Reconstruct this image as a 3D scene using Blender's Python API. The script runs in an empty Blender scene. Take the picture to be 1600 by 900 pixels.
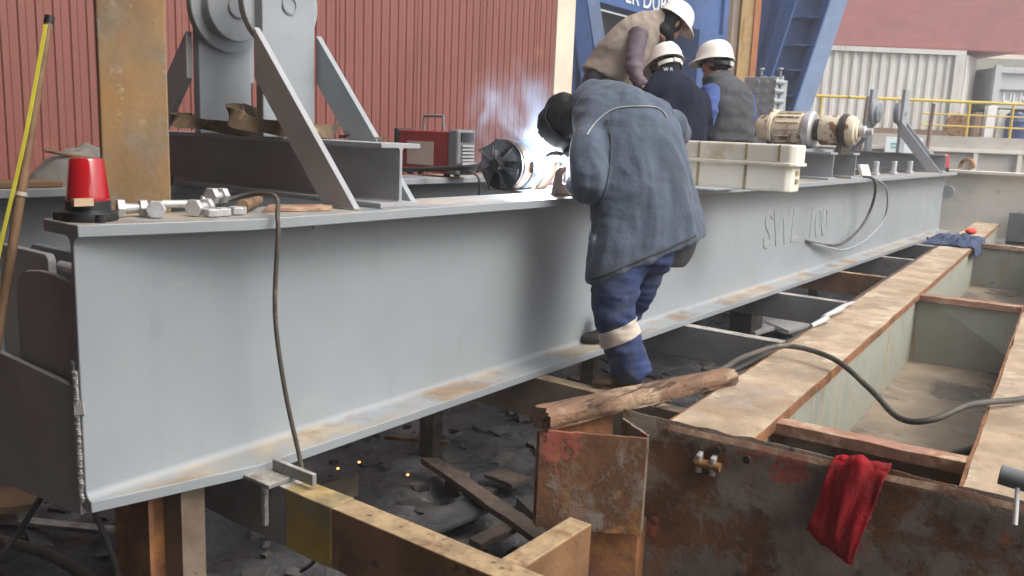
import bpy, bmesh, math, random
from mathutils import Vector, Matrix, noise
random.seed(7)
S = bpy.context.scene
COL = S.collection
PI = math.pi
R = math.radians

# ------------------------------------------------------------------ camera frame (solved from the vanishing points)
FOC = 1350.0
RW = Matrix(((0.5960, 0.1186, -0.7942), (-0.8019, 0.1376, -0.5813), (0.0403, 0.9834, 0.1771)))
HAZE = .0040
SUN_W, SKY_W, ARC_W, EXPO = .5, .15, 75, 0.88
CAM = Vector((0, 0, 1.70))
def ray(px, py): return RW @ Vector((px-800, 450-py, -FOC))
def az(px, py, z): r = ray(px, py); return CAM + r*((z-CAM.z)/r.z)
def ay(px, py, y): r = ray(px, py); return CAM + r*((y-CAM.y)/r.y)
def ax(px, py, x): r = ray(px, py); return CAM + r*((x-CAM.x)/r.x)
def ad(px, py, d): return CAM + ray(px, py)*(d/FOC)
FW = Vector((0.8070, 0.5906, 0)); RT = Vector((0.5906, -0.8070, 0))
def bgp(s, z, d): return FW*d + RT*s + Vector((0, 0, z))

# ------------------------------------------------------------------ mesh builder
class MB:
    def __init__(s): s.v = []; s.f = []
    def add(s, vs, fs):
        o = len(s.v); s.v += [Vector(v) for v in vs]; s.f += [tuple(i+o for i in f) for f in fs]; return s
    def box(s, x0, x1, y0, y1, z0, z1, M=None):
        vs = [Vector(p) for p in ((x0,y0,z0),(x1,y0,z0),(x1,y1,z0),(x0,y1,z0),(x0,y0,z1),(x1,y0,z1),(x1,y1,z1),(x0,y1,z1))]
        if M: vs = [M @ v for v in vs]
        return s.add(vs, [(0,3,2,1),(4,5,6,7),(0,1,5,4),(1,2,6,5),(2,3,7,6),(3,0,4,7)])
    def prism(s, poly, vec):
        n = len(poly); p = [Vector(q) for q in poly]; vec = Vector(vec)
        fs = [tuple(range(n))[::-1], tuple(range(n, 2*n))] + [(i, (i+1) % n, n+(i+1) % n, n+i) for i in range(n)]
        return s.add(p+[q+vec for q in p], fs)
    def loft(s, rings, cap=True, closed=False):
        n = len(rings[0]); vs = [Vector(p) for r in rings for p in r]; fs = []
        m = len(rings)
        for k in range(m if closed else m-1):
            a = k*n; b = ((k+1) % m)*n
            for i in range(n):
                j = (i+1) % n; fs.append((a+i, a+j, b+j, b+i))
        if cap and not closed: fs.append(tuple(range(n))[::-1]); fs.append(tuple(range((m-1)*n, m*n)))
        return s.add(vs, fs)
    def cyl(s, p0, p1, r0, r1=None, n=20):
        return s.tube([p0, p1], [r0, r0 if r1 is None else r1], n, smooth=False)
    def tube(s, pts, r, n=10, smooth=True, seg=5):
        pts = [Vector(p) for p in pts]
        rs = list(r) if isinstance(r, (list, tuple)) else [r]*len(pts)
        if smooth and len(pts) > 2: pts, rs = spline(pts, rs, seg)
        rings = []; up = None
        for i, p in enumerate(pts):
            t = (pts[min(i+1, len(pts)-1)]-pts[max(i-1, 0)])
            t = t.normalized() if t.length > 1e-9 else Vector((0, 0, 1))
            if up is None: up = Vector((0, 0, 1)) if abs(t.z) < .9 else Vector((1, 0, 0))
            a = t.cross(up).normalized(); up = a.cross(t).normalized()
            rings.append([p + (a*math.cos(2*PI*k/n)+up*math.sin(2*PI*k/n))*rs[i] for k in range(n)])
        return s.loft(rings)
    def lathe(s, prof, o, axis, n=32):
        o = Vector(o); w = Vector(axis).normalized()
        u = w.cross(Vector((0, 0, 1)) if abs(w.z) < .9 else Vector((1, 0, 0))).normalized(); v = w.cross(u)
        return s.loft([[o+w*h+(u*math.cos(2*PI*k/n)+v*math.sin(2*PI*k/n))*max(r, 1e-4) for k in range(n)] for r, h in prof])
    def ell(s, c, rx, ry, rz, M=None, n=16, m=10):
        rings = []
        for i in range(1, m):
            t = PI*i/m
            rr = []
            for k in range(n):
                q = Vector((rx*math.sin(t)*math.cos(2*PI*k/n), ry*math.sin(t)*math.sin(2*PI*k/n), -rz*math.cos(t)))
                rr.append(Vector(c)+(M @ q if M else q))
            rings.append(rr)
        return s.loft(rings)
    def build(s, name, mat, parent=None, bevel=0, smooth=None, label=None):
        me = bpy.data.meshes.new(name)
        xs = [v.x for v in s.v]; ys = [v.y for v in s.v]; zs = [v.z for v in s.v]
        org = Vector(((min(xs)+max(xs))/2, (min(ys)+max(ys))/2, min(zs)))
        me.from_pydata([v-org for v in s.v], [], s.f); me.update()
        bm = bmesh.new(); bm.from_mesh(me); bmesh.ops.recalc_face_normals(bm, faces=bm.faces); bm.to_mesh(me); bm.free()
        return link(name, me, mat, org, parent, bevel, smooth, label)

def link(name, me, mat, org, parent=None, bevel=0, smooth=None, label=None):
    o = bpy.data.objects.new(name, me); COL.objects.link(o); o.location = org
    for m in (mat if isinstance(mat, (list, tuple)) else [mat]): me.materials.append(m)
    if smooth:
        me.polygons.foreach_set('use_smooth', [True]*len(me.polygons)); me.set_sharp_from_angle(angle=R(smooth))
    if bevel:
        b = o.modifiers.new('edge', 'BEVEL'); b.width = bevel; b.segments = 2; b.limit_method = 'ANGLE'; b.angle_limit = R(40)
    if parent:
        o.parent = parent; o.matrix_parent_inverse = Matrix.Translation(parent.location).inverted()
    if label: o['label'] = label
    return o
def tag(o, label, cat, group=None, kind=None):
    if label: o['label'] = label
    if cat: o['category'] = cat
    if group: o['group'] = group
    if kind: o['kind'] = kind
    return o
def thing(name, label, cat, loc, group=None):
    o = bpy.data.objects.new(name, None); COL.objects.link(o); o.location = loc; o.empty_display_size = .1
    return tag(o, label, cat, group)
def struct(o): o['kind'] = 'structure'; return o
def copy_tree(o, delta, label=None, parent=None):
    c = o.copy(); COL.objects.link(c)
    if parent:
        c.parent = parent; c.matrix_parent_inverse = o.matrix_parent_inverse.copy()
    else: c.location = o.location + Vector(delta)
    if label: c['label'] = label
    for ch in [x for x in COL.objects if x.parent == o]: copy_tree(ch, (0, 0, 0), None, c)
    return c
def spline(pts, rs, seg=5):
    op = []; orr = []
    n = len(pts)
    for i in range(n-1):
        p0 = pts[max(i-1, 0)]; p1 = pts[i]; p2 = pts[i+1]; p3 = pts[min(i+2, n-1)]
        for k in range(seg):
            t = k/seg
            op.append(.5*((2*p1)+(p2-p0)*t+(2*p0-5*p1+4*p2-p3)*t*t+(3*p1-p0-3*p2+p3)*t**3))
            orr.append(rs[i]+(rs[i+1]-rs[i])*t)
    op.append(pts[-1]); orr.append(rs[-1])
    return op, orr
def blend(name, mb, mat, voxel, parent, smooth=3, folds=None, label=None):
    """closed shapes -> one continuous skin"""
    me = bpy.data.meshes.new('tmp'); me.from_pydata(mb.v, [], mb.f); me.update()
    bm = bmesh.new(); bm.from_mesh(me); bmesh.ops.triangulate(bm, faces=[f for f in bm.faces if len(f.verts) > 4]); bmesh.ops.recalc_face_normals(bm, faces=bm.faces); bm.to_mesh(me); bm.free()
    o = bpy.data.objects.new('tmp', me); COL.objects.link(o)
    m = o.modifiers.new('r', 'REMESH'); m.mode = 'VOXEL'; m.voxel_size = voxel; m.adaptivity = 0
    dg = bpy.context.evaluated_depsgraph_get(); dg.update()
    me2 = bpy.data.meshes.new_from_object(o.evaluated_get(dg))
    bpy.data.objects.remove(o); bpy.data.meshes.remove(me)
    bm = bmesh.new(); bm.from_mesh(me2)
    for _ in range(smooth): bmesh.ops.smooth_vert(bm, verts=bm.verts, factor=.5, use_axis_x=True, use_axis_y=True, use_axis_z=True)
    bm.normal_update()
    if folds:
        for sc, amp in folds:
            off = []
            for v in bm.verts:
                q = Vector((v.co.x*sc[0], v.co.y*sc[1], v.co.z*sc[2]))
                q += noise.noise_vector(q*.5)*.6
                a = noise.noise(q); off.append((1-2*abs(a))*.6+noise.noise(q*2.1+Vector((5, 1, 2)))*.35)
            for v, d in zip(bm.verts, off): v.co += v.normal*(d-.2)*amp
        bmesh.ops.smooth_vert(bm, verts=bm.verts, factor=.4, use_axis_x=True, use_axis_y=True, use_axis_z=True)
    zs = [v.co.z for v in bm.verts]; xs = [v.co.x for v in bm.verts]; ys = [v.co.y for v in bm.verts]
    org = Vector(((min(xs)+max(xs))/2, (min(ys)+max(ys))/2, min(zs)))
    for v in bm.verts: v.co -= org
    bm.to_mesh(me2); bm.free(); me2.name = name
    me2.materials.clear()
    return link(name, me2, mat, org, parent, 0, 180, label)
def text(name, s, size, M, mat, parent=None, ext=.004, bev=0, spacing=1.0, label=None):
    c = bpy.data.curves.new(name, 'FONT'); c.body = s; c.size = size; c.extrude = ext; c.bevel_depth = bev; c.bevel_resolution = 2
    c.space_character = spacing; c.resolution_u = 4
    o = bpy.data.objects.new('tmp', c); COL.objects.link(o)
    dg = bpy.context.evaluated_depsgraph_get(); dg.update()
    me = bpy.data.meshes.new_from_object(o.evaluated_get(dg)); bpy.data.objects.remove(o)
    me.transform(M); org = Vector(M.translation); me.transform(Matrix.Translation(-org)); me.materials.clear(); me.name = name
    return link(name, me, mat, org, parent, 0, 30 if bev else None, label)

# ------------------------------------------------------------------ materials
def mat(name, col, rough=.6, metal=0., var=.12, vs=5., layers=(), bump=0., bs=60., stretch=(1,1,1), spec=.5, emit=None, es=0, trans=0, alpha=1, coat=0, sheen=0):
    m = bpy.data.materials.new(name); m.use_nodes = True
    N = m.node_tree.nodes; L = m.node_tree.links; b = N['Principled BSDF']
    tc = N.new('ShaderNodeTexCoord'); oi = N.new('ShaderNodeObjectInfo')
    ml = N.new('ShaderNodeMath'); ml.operation = 'MULTIPLY'; ml.inputs[1].default_value = 37; L.new(oi.outputs['Random'], ml.inputs[0])
    ad_ = N.new('ShaderNodeVectorMath'); ad_.operation = 'ADD'; L.new(tc.outputs['Object'], ad_.inputs[0]); L.new(ml.outputs[0], ad_.inputs[1])
    def nz(scale, detail=6, st=(1,1,1), dist=0, rgh=.6):
        mp = N.new('ShaderNodeMapping'); mp.inputs['Scale'].default_value = st; L.new(ad_.outputs[0], mp.inputs[0])
        t = N.new('ShaderNodeTexNoise'); t.inputs['Scale'].default_value = scale; t.inputs['Detail'].default_value = detail
        t.inputs['Roughness'].default_value = rgh; t.inputs['Distortion'].default_value = dist; L.new(mp.outputs[0], t.inputs['Vector']); return t
    def mr(sock, a, b_, c, d):
        n = N.new('ShaderNodeMapRange'); n.interpolation_type = 'SMOOTHSTEP'
        for i, v in enumerate((a, b_, c, d)): n.inputs[i+1].default_value = v
        L.new(sock, n.inputs[0]); return n.outputs[0]
    def mix(fac, A, B):
        n = N.new('ShaderNodeMix'); n.data_type = 'RGBA'
        if isinstance(fac, float): n.inputs[0].default_value = fac
        else: L.new(fac, n.inputs[0])
        for i, X in ((6, A), (7, B)):
            if isinstance(X, tuple): n.inputs[i].default_value = (*X, 1)
            else: L.new(X, n.inputs[i])
        return n.outputs[2]
    def fmix(fac, A, B):
        n = N.new('ShaderNodeMix'); n.data_type = 'FLOAT'; L.new(fac, n.inputs[0])
        for i, X in ((2, A), (3, B)):
            if isinstance(X, (int, float)): n.inputs[i].default_value = X
            else: L.new(X, n.inputs[i])
        return n.outputs[0]
    lo = tuple(max(0, c*(1-var)) for c in col); hi = tuple(min(1, c*(1+var)) for c in col)
    n0 = nz(vs, 8, stretch)
    cs = mix(mr(n0.outputs[0], .3, .7, 0, 1), lo, hi); rs = rough
    rn = mr(nz(vs*3, 6, stretch).outputs[0], .3, .7, max(0, rough-.08), min(1, rough+.08)); rs = rn
    hsock = None
    for l in layers:
        t = nz(l.get('s', 5), l.get('d', 8), l.get('st', (1,1,1)), l.get('dist', 0), l.get('rg', .62))
        fac = mr(t.outputs[0], l.get('lo', .5), l.get('hi', .6), 0, l.get('a', 1.))
        if l.get('up'):
            g = N.new('ShaderNodeNewGeometry'); sx = N.new('ShaderNodeSeparateXYZ'); L.new(g.outputs['Normal'], sx.inputs[0])
            u = mr(sx.outputs[2], .5, .85, 0, 1); mu = N.new('ShaderNodeMath'); mu.operation = 'MULTIPLY'; L.new(fac, mu.inputs[0]); L.new(u, mu.inputs[1]); fac = mu.outputs[0]
        c = l['c']; cv = l.get('var', .25)
        t2 = nz(l.get('s', 5)*4, 5)
        lc = mix(mr(t2.outputs[0], .3, .7, 0, 1), tuple(x*(1-cv) for x in c), tuple(min(1, x*(1+cv)) for x in c))
        cs = mix(fac, cs, lc)
        if 'r' in l: rs = fmix(fac, rs, l['r'])
        if l.get('b'):
            if hsock is None: hsock = fac
            else:
                mx = N.new('ShaderNodeMath'); mx.operation = 'MAXIMUM'; L.new(hsock, mx.inputs[0]); L.new(fac, mx.inputs[1]); hsock = mx.outputs[0]
    L.new(cs, b.inputs['Base Color']); L.new(rs, b.inputs['Roughness'])
    b.inputs['Metallic'].default_value = metal; b.inputs['Specular IOR Level'].default_value = spec
    if coat: b.inputs['Coat Weight'].default_value = coat; b.inputs['Coat Roughness'].default_value = .1
    if sheen: b.inputs['Sheen Weight'].default_value = sheen
    if trans: b.inputs['Transmission Weight'].default_value = trans
    if emit: b.inputs['Emission Color'].default_value = (*emit, 1); b.inputs['Emission Strength'].default_value = es
    if bump or hsock is not None:
        bp = N.new('ShaderNodeBump'); bp.inputs['Strength'].default_value = 1; bp.inputs['Distance'].default_value = bump if bump else .002
        bn = nz(bs, 6)
        h = bn.outputs[0]
        if hsock is not None:
            a2 = N.new('ShaderNodeMath'); a2.operation = 'ADD'; L.new(h, a2.inputs[0]); L.new(hsock, a2.inputs[1]); h = a2.outputs[0]
        L.new(h, bp.inputs['Height']); L.new(bp.outputs[0], b.inputs['Normal'])
    return m
DUST = dict(c=(.36,.30,.23), s=2.5, lo=.52, hi=.72, up=True, r=.9, a=.75)
SOOT = dict(c=(.10,.09,.085), s=3, lo=.60, hi=.8, a=.5, r=.8)
GREY = (.29,.315,.335)
M = {}
M['girder'] = mat('grey_paint', GREY, .42, 0, .05, 1.3, [dict(c=(.20,.22,.235), s=1.1, lo=.5, hi=.85, a=.5), dict(c=(.22,.235,.25), s=2.5, lo=.52, hi=.75, a=.35, st=(2.5,1,.35)), dict(c=(.35,.37,.385), s=5, lo=.6, hi=.75, a=.3, st=(.4,1,2)), dict(c=(.36,.29,.20), s=2.2, lo=.44, hi=.6, up=True, r=.9, a=.8),
     dict(c=(.22,.15,.095), s=3.4, lo=.50, hi=.66, up=True, r=.9, a=.8, d=12), dict(c=(.27,.28,.28), s=9, lo=.66, hi=.72, a=.35), dict(c=(.40,.30,.18), s=4.3, lo=.66, hi=.76, a=.4, st=(1,1,2))], bump=.0008, bs=25)
M['grey'] = mat('grey_paint_plain', GREY, .5, 0, .07, 4, [dict(c=(.24,.24,.25), s=4, lo=.55, hi=.8, a=.45), DUST, dict(c=(.2,.12,.07), s=16, lo=.68, hi=.72, a=.7)], bump=.0015, bs=30)
M['beam'] = mat('shade_side_grey', (.34,.345,.36), .6, 0, .1, 3, [SOOT, DUST, dict(c=(.2,.12,.07), s=9, lo=.66, hi=.72, a=.6)], bump=.0012, bs=40)  # same grey paint, retoned for the stand faces that lie in shade
M['endplate'] = mat('shade_end_warm_grey', (.35,.34,.335), .6, 0, .08, 3, [DUST, SOOT], bump=.001, bs=40)  # girder grey, warmed and retoned for end faces in brownish shade
M['weld'] = mat('weld_bead', (.40,.39,.38), .5, .1, .25, 40, bump=.006, bs=70)
RUST = (.20,.085,.035)
M['pillar'] = mat('rusted_pillar_steel', (.27,.165,.075), .75, 0, .25, 4, [dict(c=(.31,.15,.045), s=5, lo=.55, hi=.72, a=.55), dict(c=(.21,.175,.13), s=6, lo=.46, hi=.66, a=.75, d=10), dict(c=(.38,.33,.24), s=14, lo=.6, hi=.68, a=.5)], bump=.002, bs=40, stretch=(1,1,.5))
M['rust'] = mat('rust', RUST, .85, 0, .35, 6, [dict(c=(.30,.13,.035), s=8, lo=.5, hi=.65, a=.8), dict(c=(.07,.04,.03), s=11, lo=.58, hi=.7, a=.8)], bump=.004, bs=45)
M['peel'] = mat('peeling_paint_rust', (.15,.068,.032), .75, 0, .4, 5, [dict(c=(.20,.165,.135), s=2.6, lo=.44, hi=.53, d=12, b=1, rg=.70, r=.6), dict(c=(.26,.11,.035), s=3.2, lo=.54, hi=.7, a=.7, st=(2,2,.5)), dict(c=(.30,.085,.06), s=4.2, lo=.60, hi=.63, d=10, b=1, rg=.65), dict(c=(.36,.15,.03), s=6, lo=.60, hi=.7, a=.75), dict(c=(.05,.03,.022), s=8, lo=.62, hi=.7, a=.85), dict(c=(.36,.32,.25), s=11, lo=.68, hi=.71, b=1, a=.8)], bump=.004, bs=40)
M['dustrust'] = mat('dusty_rusted_plate', (.37,.28,.19), .88, 0, .28, 4, [dict(c=(.52,.44,.33), s=3.5, lo=.5, hi=.66, a=.85), dict(c=(.33,.20,.12), s=5, lo=.57, hi=.7, a=.6), dict(c=(.25,.145,.07), s=7, lo=.56, hi=.68, a=.7), dict(c=(.20,.16,.12), s=4.5, lo=.58, hi=.68, a=.55, d=12), dict(c=(.30,.24,.20), s=3, lo=.56, hi=.66, a=.7), dict(c=(.15,.11,.08), s=26, lo=.64, hi=.69, a=.7)], bump=.004, bs=55)
M['flake'] = mat('pale_green_paint', (.31,.32,.27), .7, 0, .1, 3, [dict(c=(.36,.22,.09), s=5, lo=.55, hi=.7, st=(3,3,.25), a=.75), dict(c=(.20,.18,.14), s=3, lo=.5, hi=.75, a=.6), dict(c=(.2,.1,.05), s=12, lo=.66, hi=.7)], bump=.002, bs=40)
M['redtop'] = mat('reddish_rust_bar', (.30,.16,.11), .8, 0, .2, 6, [dict(c=(.46,.33,.22), s=7, lo=.46, hi=.62, a=.85), dict(c=(.28,.12,.04), s=10, lo=.58, hi=.68, a=.8)], bump=.003, bs=50)
M['mud'] = mat('wet_mud_floor', (.27,.21,.15), .75, 0, .25, 3, [dict(c=(.14,.115,.095), s=1.6, lo=.47, hi=.56, r=.22, d=10), dict(c=(.36,.31,.25), s=8, lo=.6, hi=.7, a=.6)], bump=.012, bs=14)
M['xbeam'] = mat('soiled_tan_crossbeam', (.22,.17,.125), .75, 0, .22, 4, [dict(c=(.37,.27,.16), s=5, lo=.36, hi=.55, up=True, a=.95), dict(c=(.12,.07,.04), s=5, lo=.56, hi=.7, a=.7), dict(c=(.07,.05,.04), s=17, lo=.64, hi=.68, a=.8)], bump=.003, bs=40)
M['xbrown'] = mat('brown_painted_crossbeam', (.20,.105,.05), .65, 0, .3, 5, [dict(c=(.38,.27,.15), s=5, lo=.33, hi=.5, up=True, a=.95), dict(c=(.24,.12,.05), s=8, lo=.56, hi=.66, a=.7, st=(2,2,.6)), dict(c=(.08,.05,.035), s=18, lo=.62, hi=.66, a=.8)], bump=.003, bs=40)
M['xyellow'] = mat('worn_yellow_paint', (.36,.235,.04), .6, 0, .15, 5, [dict(c=(.17,.15,.12), s=4, lo=.46, hi=.62, a=.7), dict(c=(.16,.11,.05), s=6, lo=.6, hi=.68, a=.8), dict(c=(.42,.30,.13), s=6, lo=.42, hi=.6, up=True, a=.8)], bump=.002, bs=40)
M['xgrey'] = mat('grey_smudged_crossbeam', (.22,.215,.215), .6, 0, .12, 4, [dict(c=(.42,.39,.34), s=5, lo=.38, hi=.55, up=True, a=.9), dict(c=(.12,.08,.06), s=4, lo=.55, hi=.7, a=.7)], bump=.002, bs=40)
M['ground'] = mat('black_sooty_mud', (.060,.060,.064), .8, 0, .5, 2.5, [dict(c=(.18,.178,.178), s=1.7, lo=.5, hi=.7, a=.75), dict(c=(.02,.02,.022), s=4, lo=.52, hi=.66, r=.3, a=.9), dict(c=(.085,.045,.028), s=3, lo=.62, hi=.72, a=.7), dict(c=(.22,.21,.2), s=28, lo=.67, hi=.71, a=.8)], bump=.03, bs=16)
M['wood'] = mat('weathered_wood', (.22,.135,.075), .8, 0, .3, 6, [dict(c=(.11,.07,.045), s=9, lo=.5, hi=.7, st=(.2,2,2), a=.8)], bump=.003, bs=50, stretch=(.3,3,3))
M['darkwood'] = mat('dirty_board', (.095,.07,.055), .8, 0, .35, 6, [dict(c=(.16,.12,.09), s=5, lo=.5, hi=.66, a=.6)], bump=.004, bs=40)
M['log'] = mat('broken_red_brown_log', (.20,.115,.07), .85, 0, .35, 8, [dict(c=(.36,.26,.17), s=3.5, lo=.52, hi=.66, a=.85), dict(c=(.08,.04,.025), s=9, lo=.55, hi=.66, st=(.3,2,2), a=.9, b=1)], bump=.012, bs=26, stretch=(.3,2,2))
M['redwall'] = mat('brick_red_sheet', (.21,.070,.054), .45, 0, .07, .7, [dict(c=(.24,.08,.065), s=1.2, lo=.5, hi=.75, a=.6, st=(2,2,.4)), dict(c=(.45,.20,.13), s=2.2, lo=.6, hi=.75, a=.35), dict(c=(.5,.36,.30), s=16, lo=.70, hi=.73, a=.6)], bump=.001, bs=15)
M['hall'] = mat('dark_hall_cladding', (.06,.045,.04), .8, 0, .1, 2)
M['cream'] = mat('cream_render', (.68,.57,.45), .85, 0, .08, 2, [dict(c=(.5,.4,.3), s=5, lo=.58, hi=.7, a=.5)], bump=.003, bs=40)
M['creampaint'] = mat('dirty_cream_paint', (.78,.75,.66), .6, 0, .06, 1.5, [dict(c=(.42,.43,.44), s=1.1, lo=.48, hi=.66, a=.7), dict(c=(.33,.26,.18), s=6, lo=.62, hi=.72, a=.6)], bump=.001)
M['blue'] = mat('blue_gantry_paint', (.048,.115,.30), .5, 0, .1, 2, [dict(c=(.03,.06,.14), s=3, lo=.55, hi=.75, a=.6), dict(c=(.15,.2,.3), s=8, lo=.66, hi=.74, a=.4)])
M['paleblue'] = mat('pale_blue_steel', (.22,.30,.46), .5, 0, .1, 3)
M['tan'] = mat('ochre_timber_post', (.48,.33,.15), .75, 0, .15, 4, [dict(c=(.30,.17,.07), s=6, lo=.56, hi=.68, st=(2,2,.3), a=.7)], bump=.003)
M['orange'] = mat('orange_steel', (.45,.18,.08), .7, 0, .15, 4)
M['hullred'] = mat('ship_hull_red', (.28,.075,.066), .6, 0, .12, .25, [dict(c=(.24,.075,.075), s=.35, lo=.42, hi=.68, a=.7, st=(.6,.6,3)), dict(c=(.38,.13,.11), s=1.2, lo=.5, hi=.75, a=.5, st=(.4,.4,3)), dict(c=(.17,.07,.075), s=1.6, lo=.55, hi=.75, a=.5, st=(2,2,.5))])
M['container'] = mat('dirty_white_container', (.58,.57,.535), .6, 0, .06, 1, [dict(c=(.34,.28,.22), s=1.5, lo=.50, hi=.75, st=(3,3,.4), a=.6), dict(c=(.05,.05,.05), s=3.5, lo=.76, hi=.78), dict(c=(.28,.13,.07), s=4, lo=.7, hi=.74, a=.7)])
M['contgrey'] = mat('grey_container', (.47,.49,.49), .6, 0, .06, 1)
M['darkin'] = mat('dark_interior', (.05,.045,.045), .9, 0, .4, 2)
M['white'] = mat('white_lettering', (.8,.8,.8), .6, 0, .03)
M['concrete'] = mat('stained_concrete', (.40,.37,.33), .9, 0, .12, .6, [dict(c=(.26,.22,.18), s=.9, lo=.5, hi=.7, st=(1,1,2), a=.7), dict(c=(.5,.46,.4), s=3, lo=.6, hi=.7, a=.5)], bump=.004, bs=20)
M['palepanel'] = mat('pale_concrete_rib', (.62,.58,.5), .85, 0, .08, 2)
M['yellow'] = mat('yellow_rail_paint', (.62,.44,.05), .5, 0, .1, 2, [dict(c=(.05,.05,.05), s=.9, lo=.66, hi=.68), dict(c=(.3,.2,.05), s=4, lo=.64, hi=.7)])
M['brownpole'] = mat('rusty_pole', (.22,.14,.09), .8, 0, .2, 4)
M['barrel'] = mat('blue_plastic', (.02,.05,.2), .4, 0, .05)
M['redplastic'] = mat('red_beacon_lens', (.40,.010,.015), .14, 0, .03, 5, coat=.6)
M['blackplastic'] = mat('black_plastic', (.018,.018,.020), .45, 0, .15, 10, [dict(c=(.1,.09,.08), s=9, lo=.6, hi=.75, a=.4)])
M['black'] = mat('black_rubber', (.03,.028,.026), .6, 0, .2, 10, [dict(c=(.12,.10,.08), s=7, lo=.56, hi=.72, a=.5)])
M['hose'] = mat('brown_grey_hose', (.07,.062,.050), .6, 0, .25, 8, [dict(c=(.22,.18,.13), s=6, lo=.55, hi=.7, a=.6)])
M['galv'] = mat('galvanised_steel', (.55,.55,.55), .4, .35, .12, 25, [dict(c=(.4,.39,.38), s=20, lo=.58, hi=.7, a=.5)], bump=.001, bs=80)
M['sling'] = mat('dirty_webbing', (.11,.075,.042), .9, 0, .3, 12, [dict(c=(.28,.20,.10), s=10, lo=.55, hi=.68, a=.7), dict(c=(.05,.035,.02), s=9, lo=.58, hi=.7, a=.7)], bump=.002, bs=120)
M['redmachine'] = mat('red_machine_paint', (.30,.035,.038), .45, 0, .1, 4, [dict(c=(.1,.03,.03), s=6, lo=.6, hi=.75, a=.6), dict(c=(.4,.25,.22), s=18, lo=.7, hi=.73, a=.6)])
M['paperlabel'] = mat('faded_label', (.50,.42,.35), .8, 0, .08, 8, [dict(c=(.3,.2,.16), s=14, lo=.6, hi=.7, a=.5)])
M['greyplastic'] = mat('grey_plastic', (.16,.17,.18), .55, 0, .1, 8)
M['silver'] = mat('worn_silver', (.5,.5,.5), .4, .3, .1, 9)
M['motorblack'] = mat('sooty_motor_housing', (.055,.06,.065), .4, .3, .3, 8, [dict(c=(.25,.26,.27), s=9, lo=.58, hi=.7, a=.5)], bump=.002, bs=50)
M['motorbrown'] = mat('heat_browned_steel', (.22,.125,.075), .4, .4, .3, 7, [dict(c=(.06,.04,.03), s=8, lo=.52, hi=.64, a=.85), dict(c=(.5,.42,.33), s=9, lo=.62, hi=.7, a=.6)], bump=.003, bs=50)
M['lug'] = mat('brown_primer_lug', (.15,.105,.10), .55, 0, .1, 10)
M['tape'] = mat('yellow_measuring_tape', (.62,.56,.06), .4, 0, .08, 20)
M['bamboo'] = mat('brown_pole_wood', (.20,.115,.06), .6, 0, .3, 8, [dict(c=(.34,.22,.12), s=7, lo=.55, hi=.7, st=(3,3,.4), a=.7)], bump=.002)
M['tarp'] = mat('grey_canvas', (.22,.205,.185), .9, 0, .15, 8, bump=.002, bs=90)
M['redcloth'] = mat('red_cloth', (.30,.011,.016), .95, 0, .2, 10, [dict(c=(.14,.014,.016), s=7, lo=.46, hi=.68, a=.85)], bump=.004, bs=90, spec=.2)
M['bluecloth'] = mat('navy_rag', (.035,.055,.11), .9, 0, .3, 10, bump=.003, bs=80)
M['boxwhite'] = mat('stained_cream_plastic', (.74,.71,.62), .45, 0, .05, 3, [dict(c=(.46,.37,.20), s=4, lo=.52, hi=.74, a=.75), dict(c=(.22,.17,.09), s=8, lo=.66, hi=.74, a=.7)])
M['slot'] = mat('grimy_groove', (.30,.25,.13), .8, 0, .2, 12)
M['gearcream'] = mat('rust_stained_cream_paint', (.66,.58,.44), .55, 0, .1, 7, [dict(c=(.17,.075,.03), s=6, lo=.52, hi=.60, a=.95, b=1), dict(c=(.38,.36,.33), s=5, lo=.55, hi=.66, a=.7), dict(c=(.05,.035,.03), s=9, lo=.60, hi=.67, a=.9)], bump=.003, bs=50)
M['gearrust'] = mat('ochre_rust_fitting', (.30,.15,.05), .7, 0, .35, 14, [dict(c=(.05,.03,.02), s=12, lo=.5, hi=.65)], bump=.004, bs=60)
M['oily'] = mat('oily_dark_steel', (.05,.04,.035), .35, .2, .4, 10)
M['jacket'] = mat('faded_slate_blue_cotton', (.070,.092,.132), .9, 0, .14, 5, [dict(c=(.055,.055,.065), s=3.2, lo=.50, hi=.74, a=.7), dict(c=(.20,.23,.27), s=6, lo=.6, hi=.75, a=.4)], bump=.004, bs=48, sheen=.15)
M['jacketdark'] = mat('dark_lining_cloth', (.05,.05,.055), .9, 0, .15, 8)  # one dark cloth tone for flap inside, hem and seam
M['piping'] = mat('grey_piping', (.36,.36,.37), .8, 0, .1, 20)
M['trouser'] = mat('royal_blue_work_cloth', (.026,.043,.120), .88, 0, .2, 6, [dict(c=(.06,.06,.075), s=4, lo=.46, hi=.66, a=.9), dict(c=(.03,.04,.09), s=6, lo=.6, hi=.75, a=.6)], bump=.0015, bs=140)
M['reflect'] = mat('dirty_reflective_tape', (.50,.43,.36), .5, 0, .12, 14)
M['boot'] = mat('brown_leather_boot', (.09,.05,.03), .6, 0, .25, 12, [dict(c=(.2,.16,.12), s=8, lo=.56, hi=.7, a=.5)])
M['bootblack'] = mat('black_leather_boot', (.02,.019,.018), .55, 0, .25, 12)
M['hood'] = mat('black_leather_hood', (.013,.014,.018), .7, 0, .3, 12, [dict(c=(.04,.04,.045), s=8, lo=.56, hi=.7, a=.5)], spec=.3)
M['glove'] = mat('black_glove', (.02,.019,.018), .7, 0, .2, 12)
M['skin'] = mat('skin', (.42,.23,.16), .5, 0, .08, 14)
M['hair'] = mat('black_hair', (.015,.012,.011), .7, 0, .2, 40)
M['helmet'] = mat('white_hard_hat', (.80,.78,.70), .35, 0, .03, 8, [dict(c=(.5,.45,.36), s=9, lo=.64, hi=.74, a=.5)], coat=.2)
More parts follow.
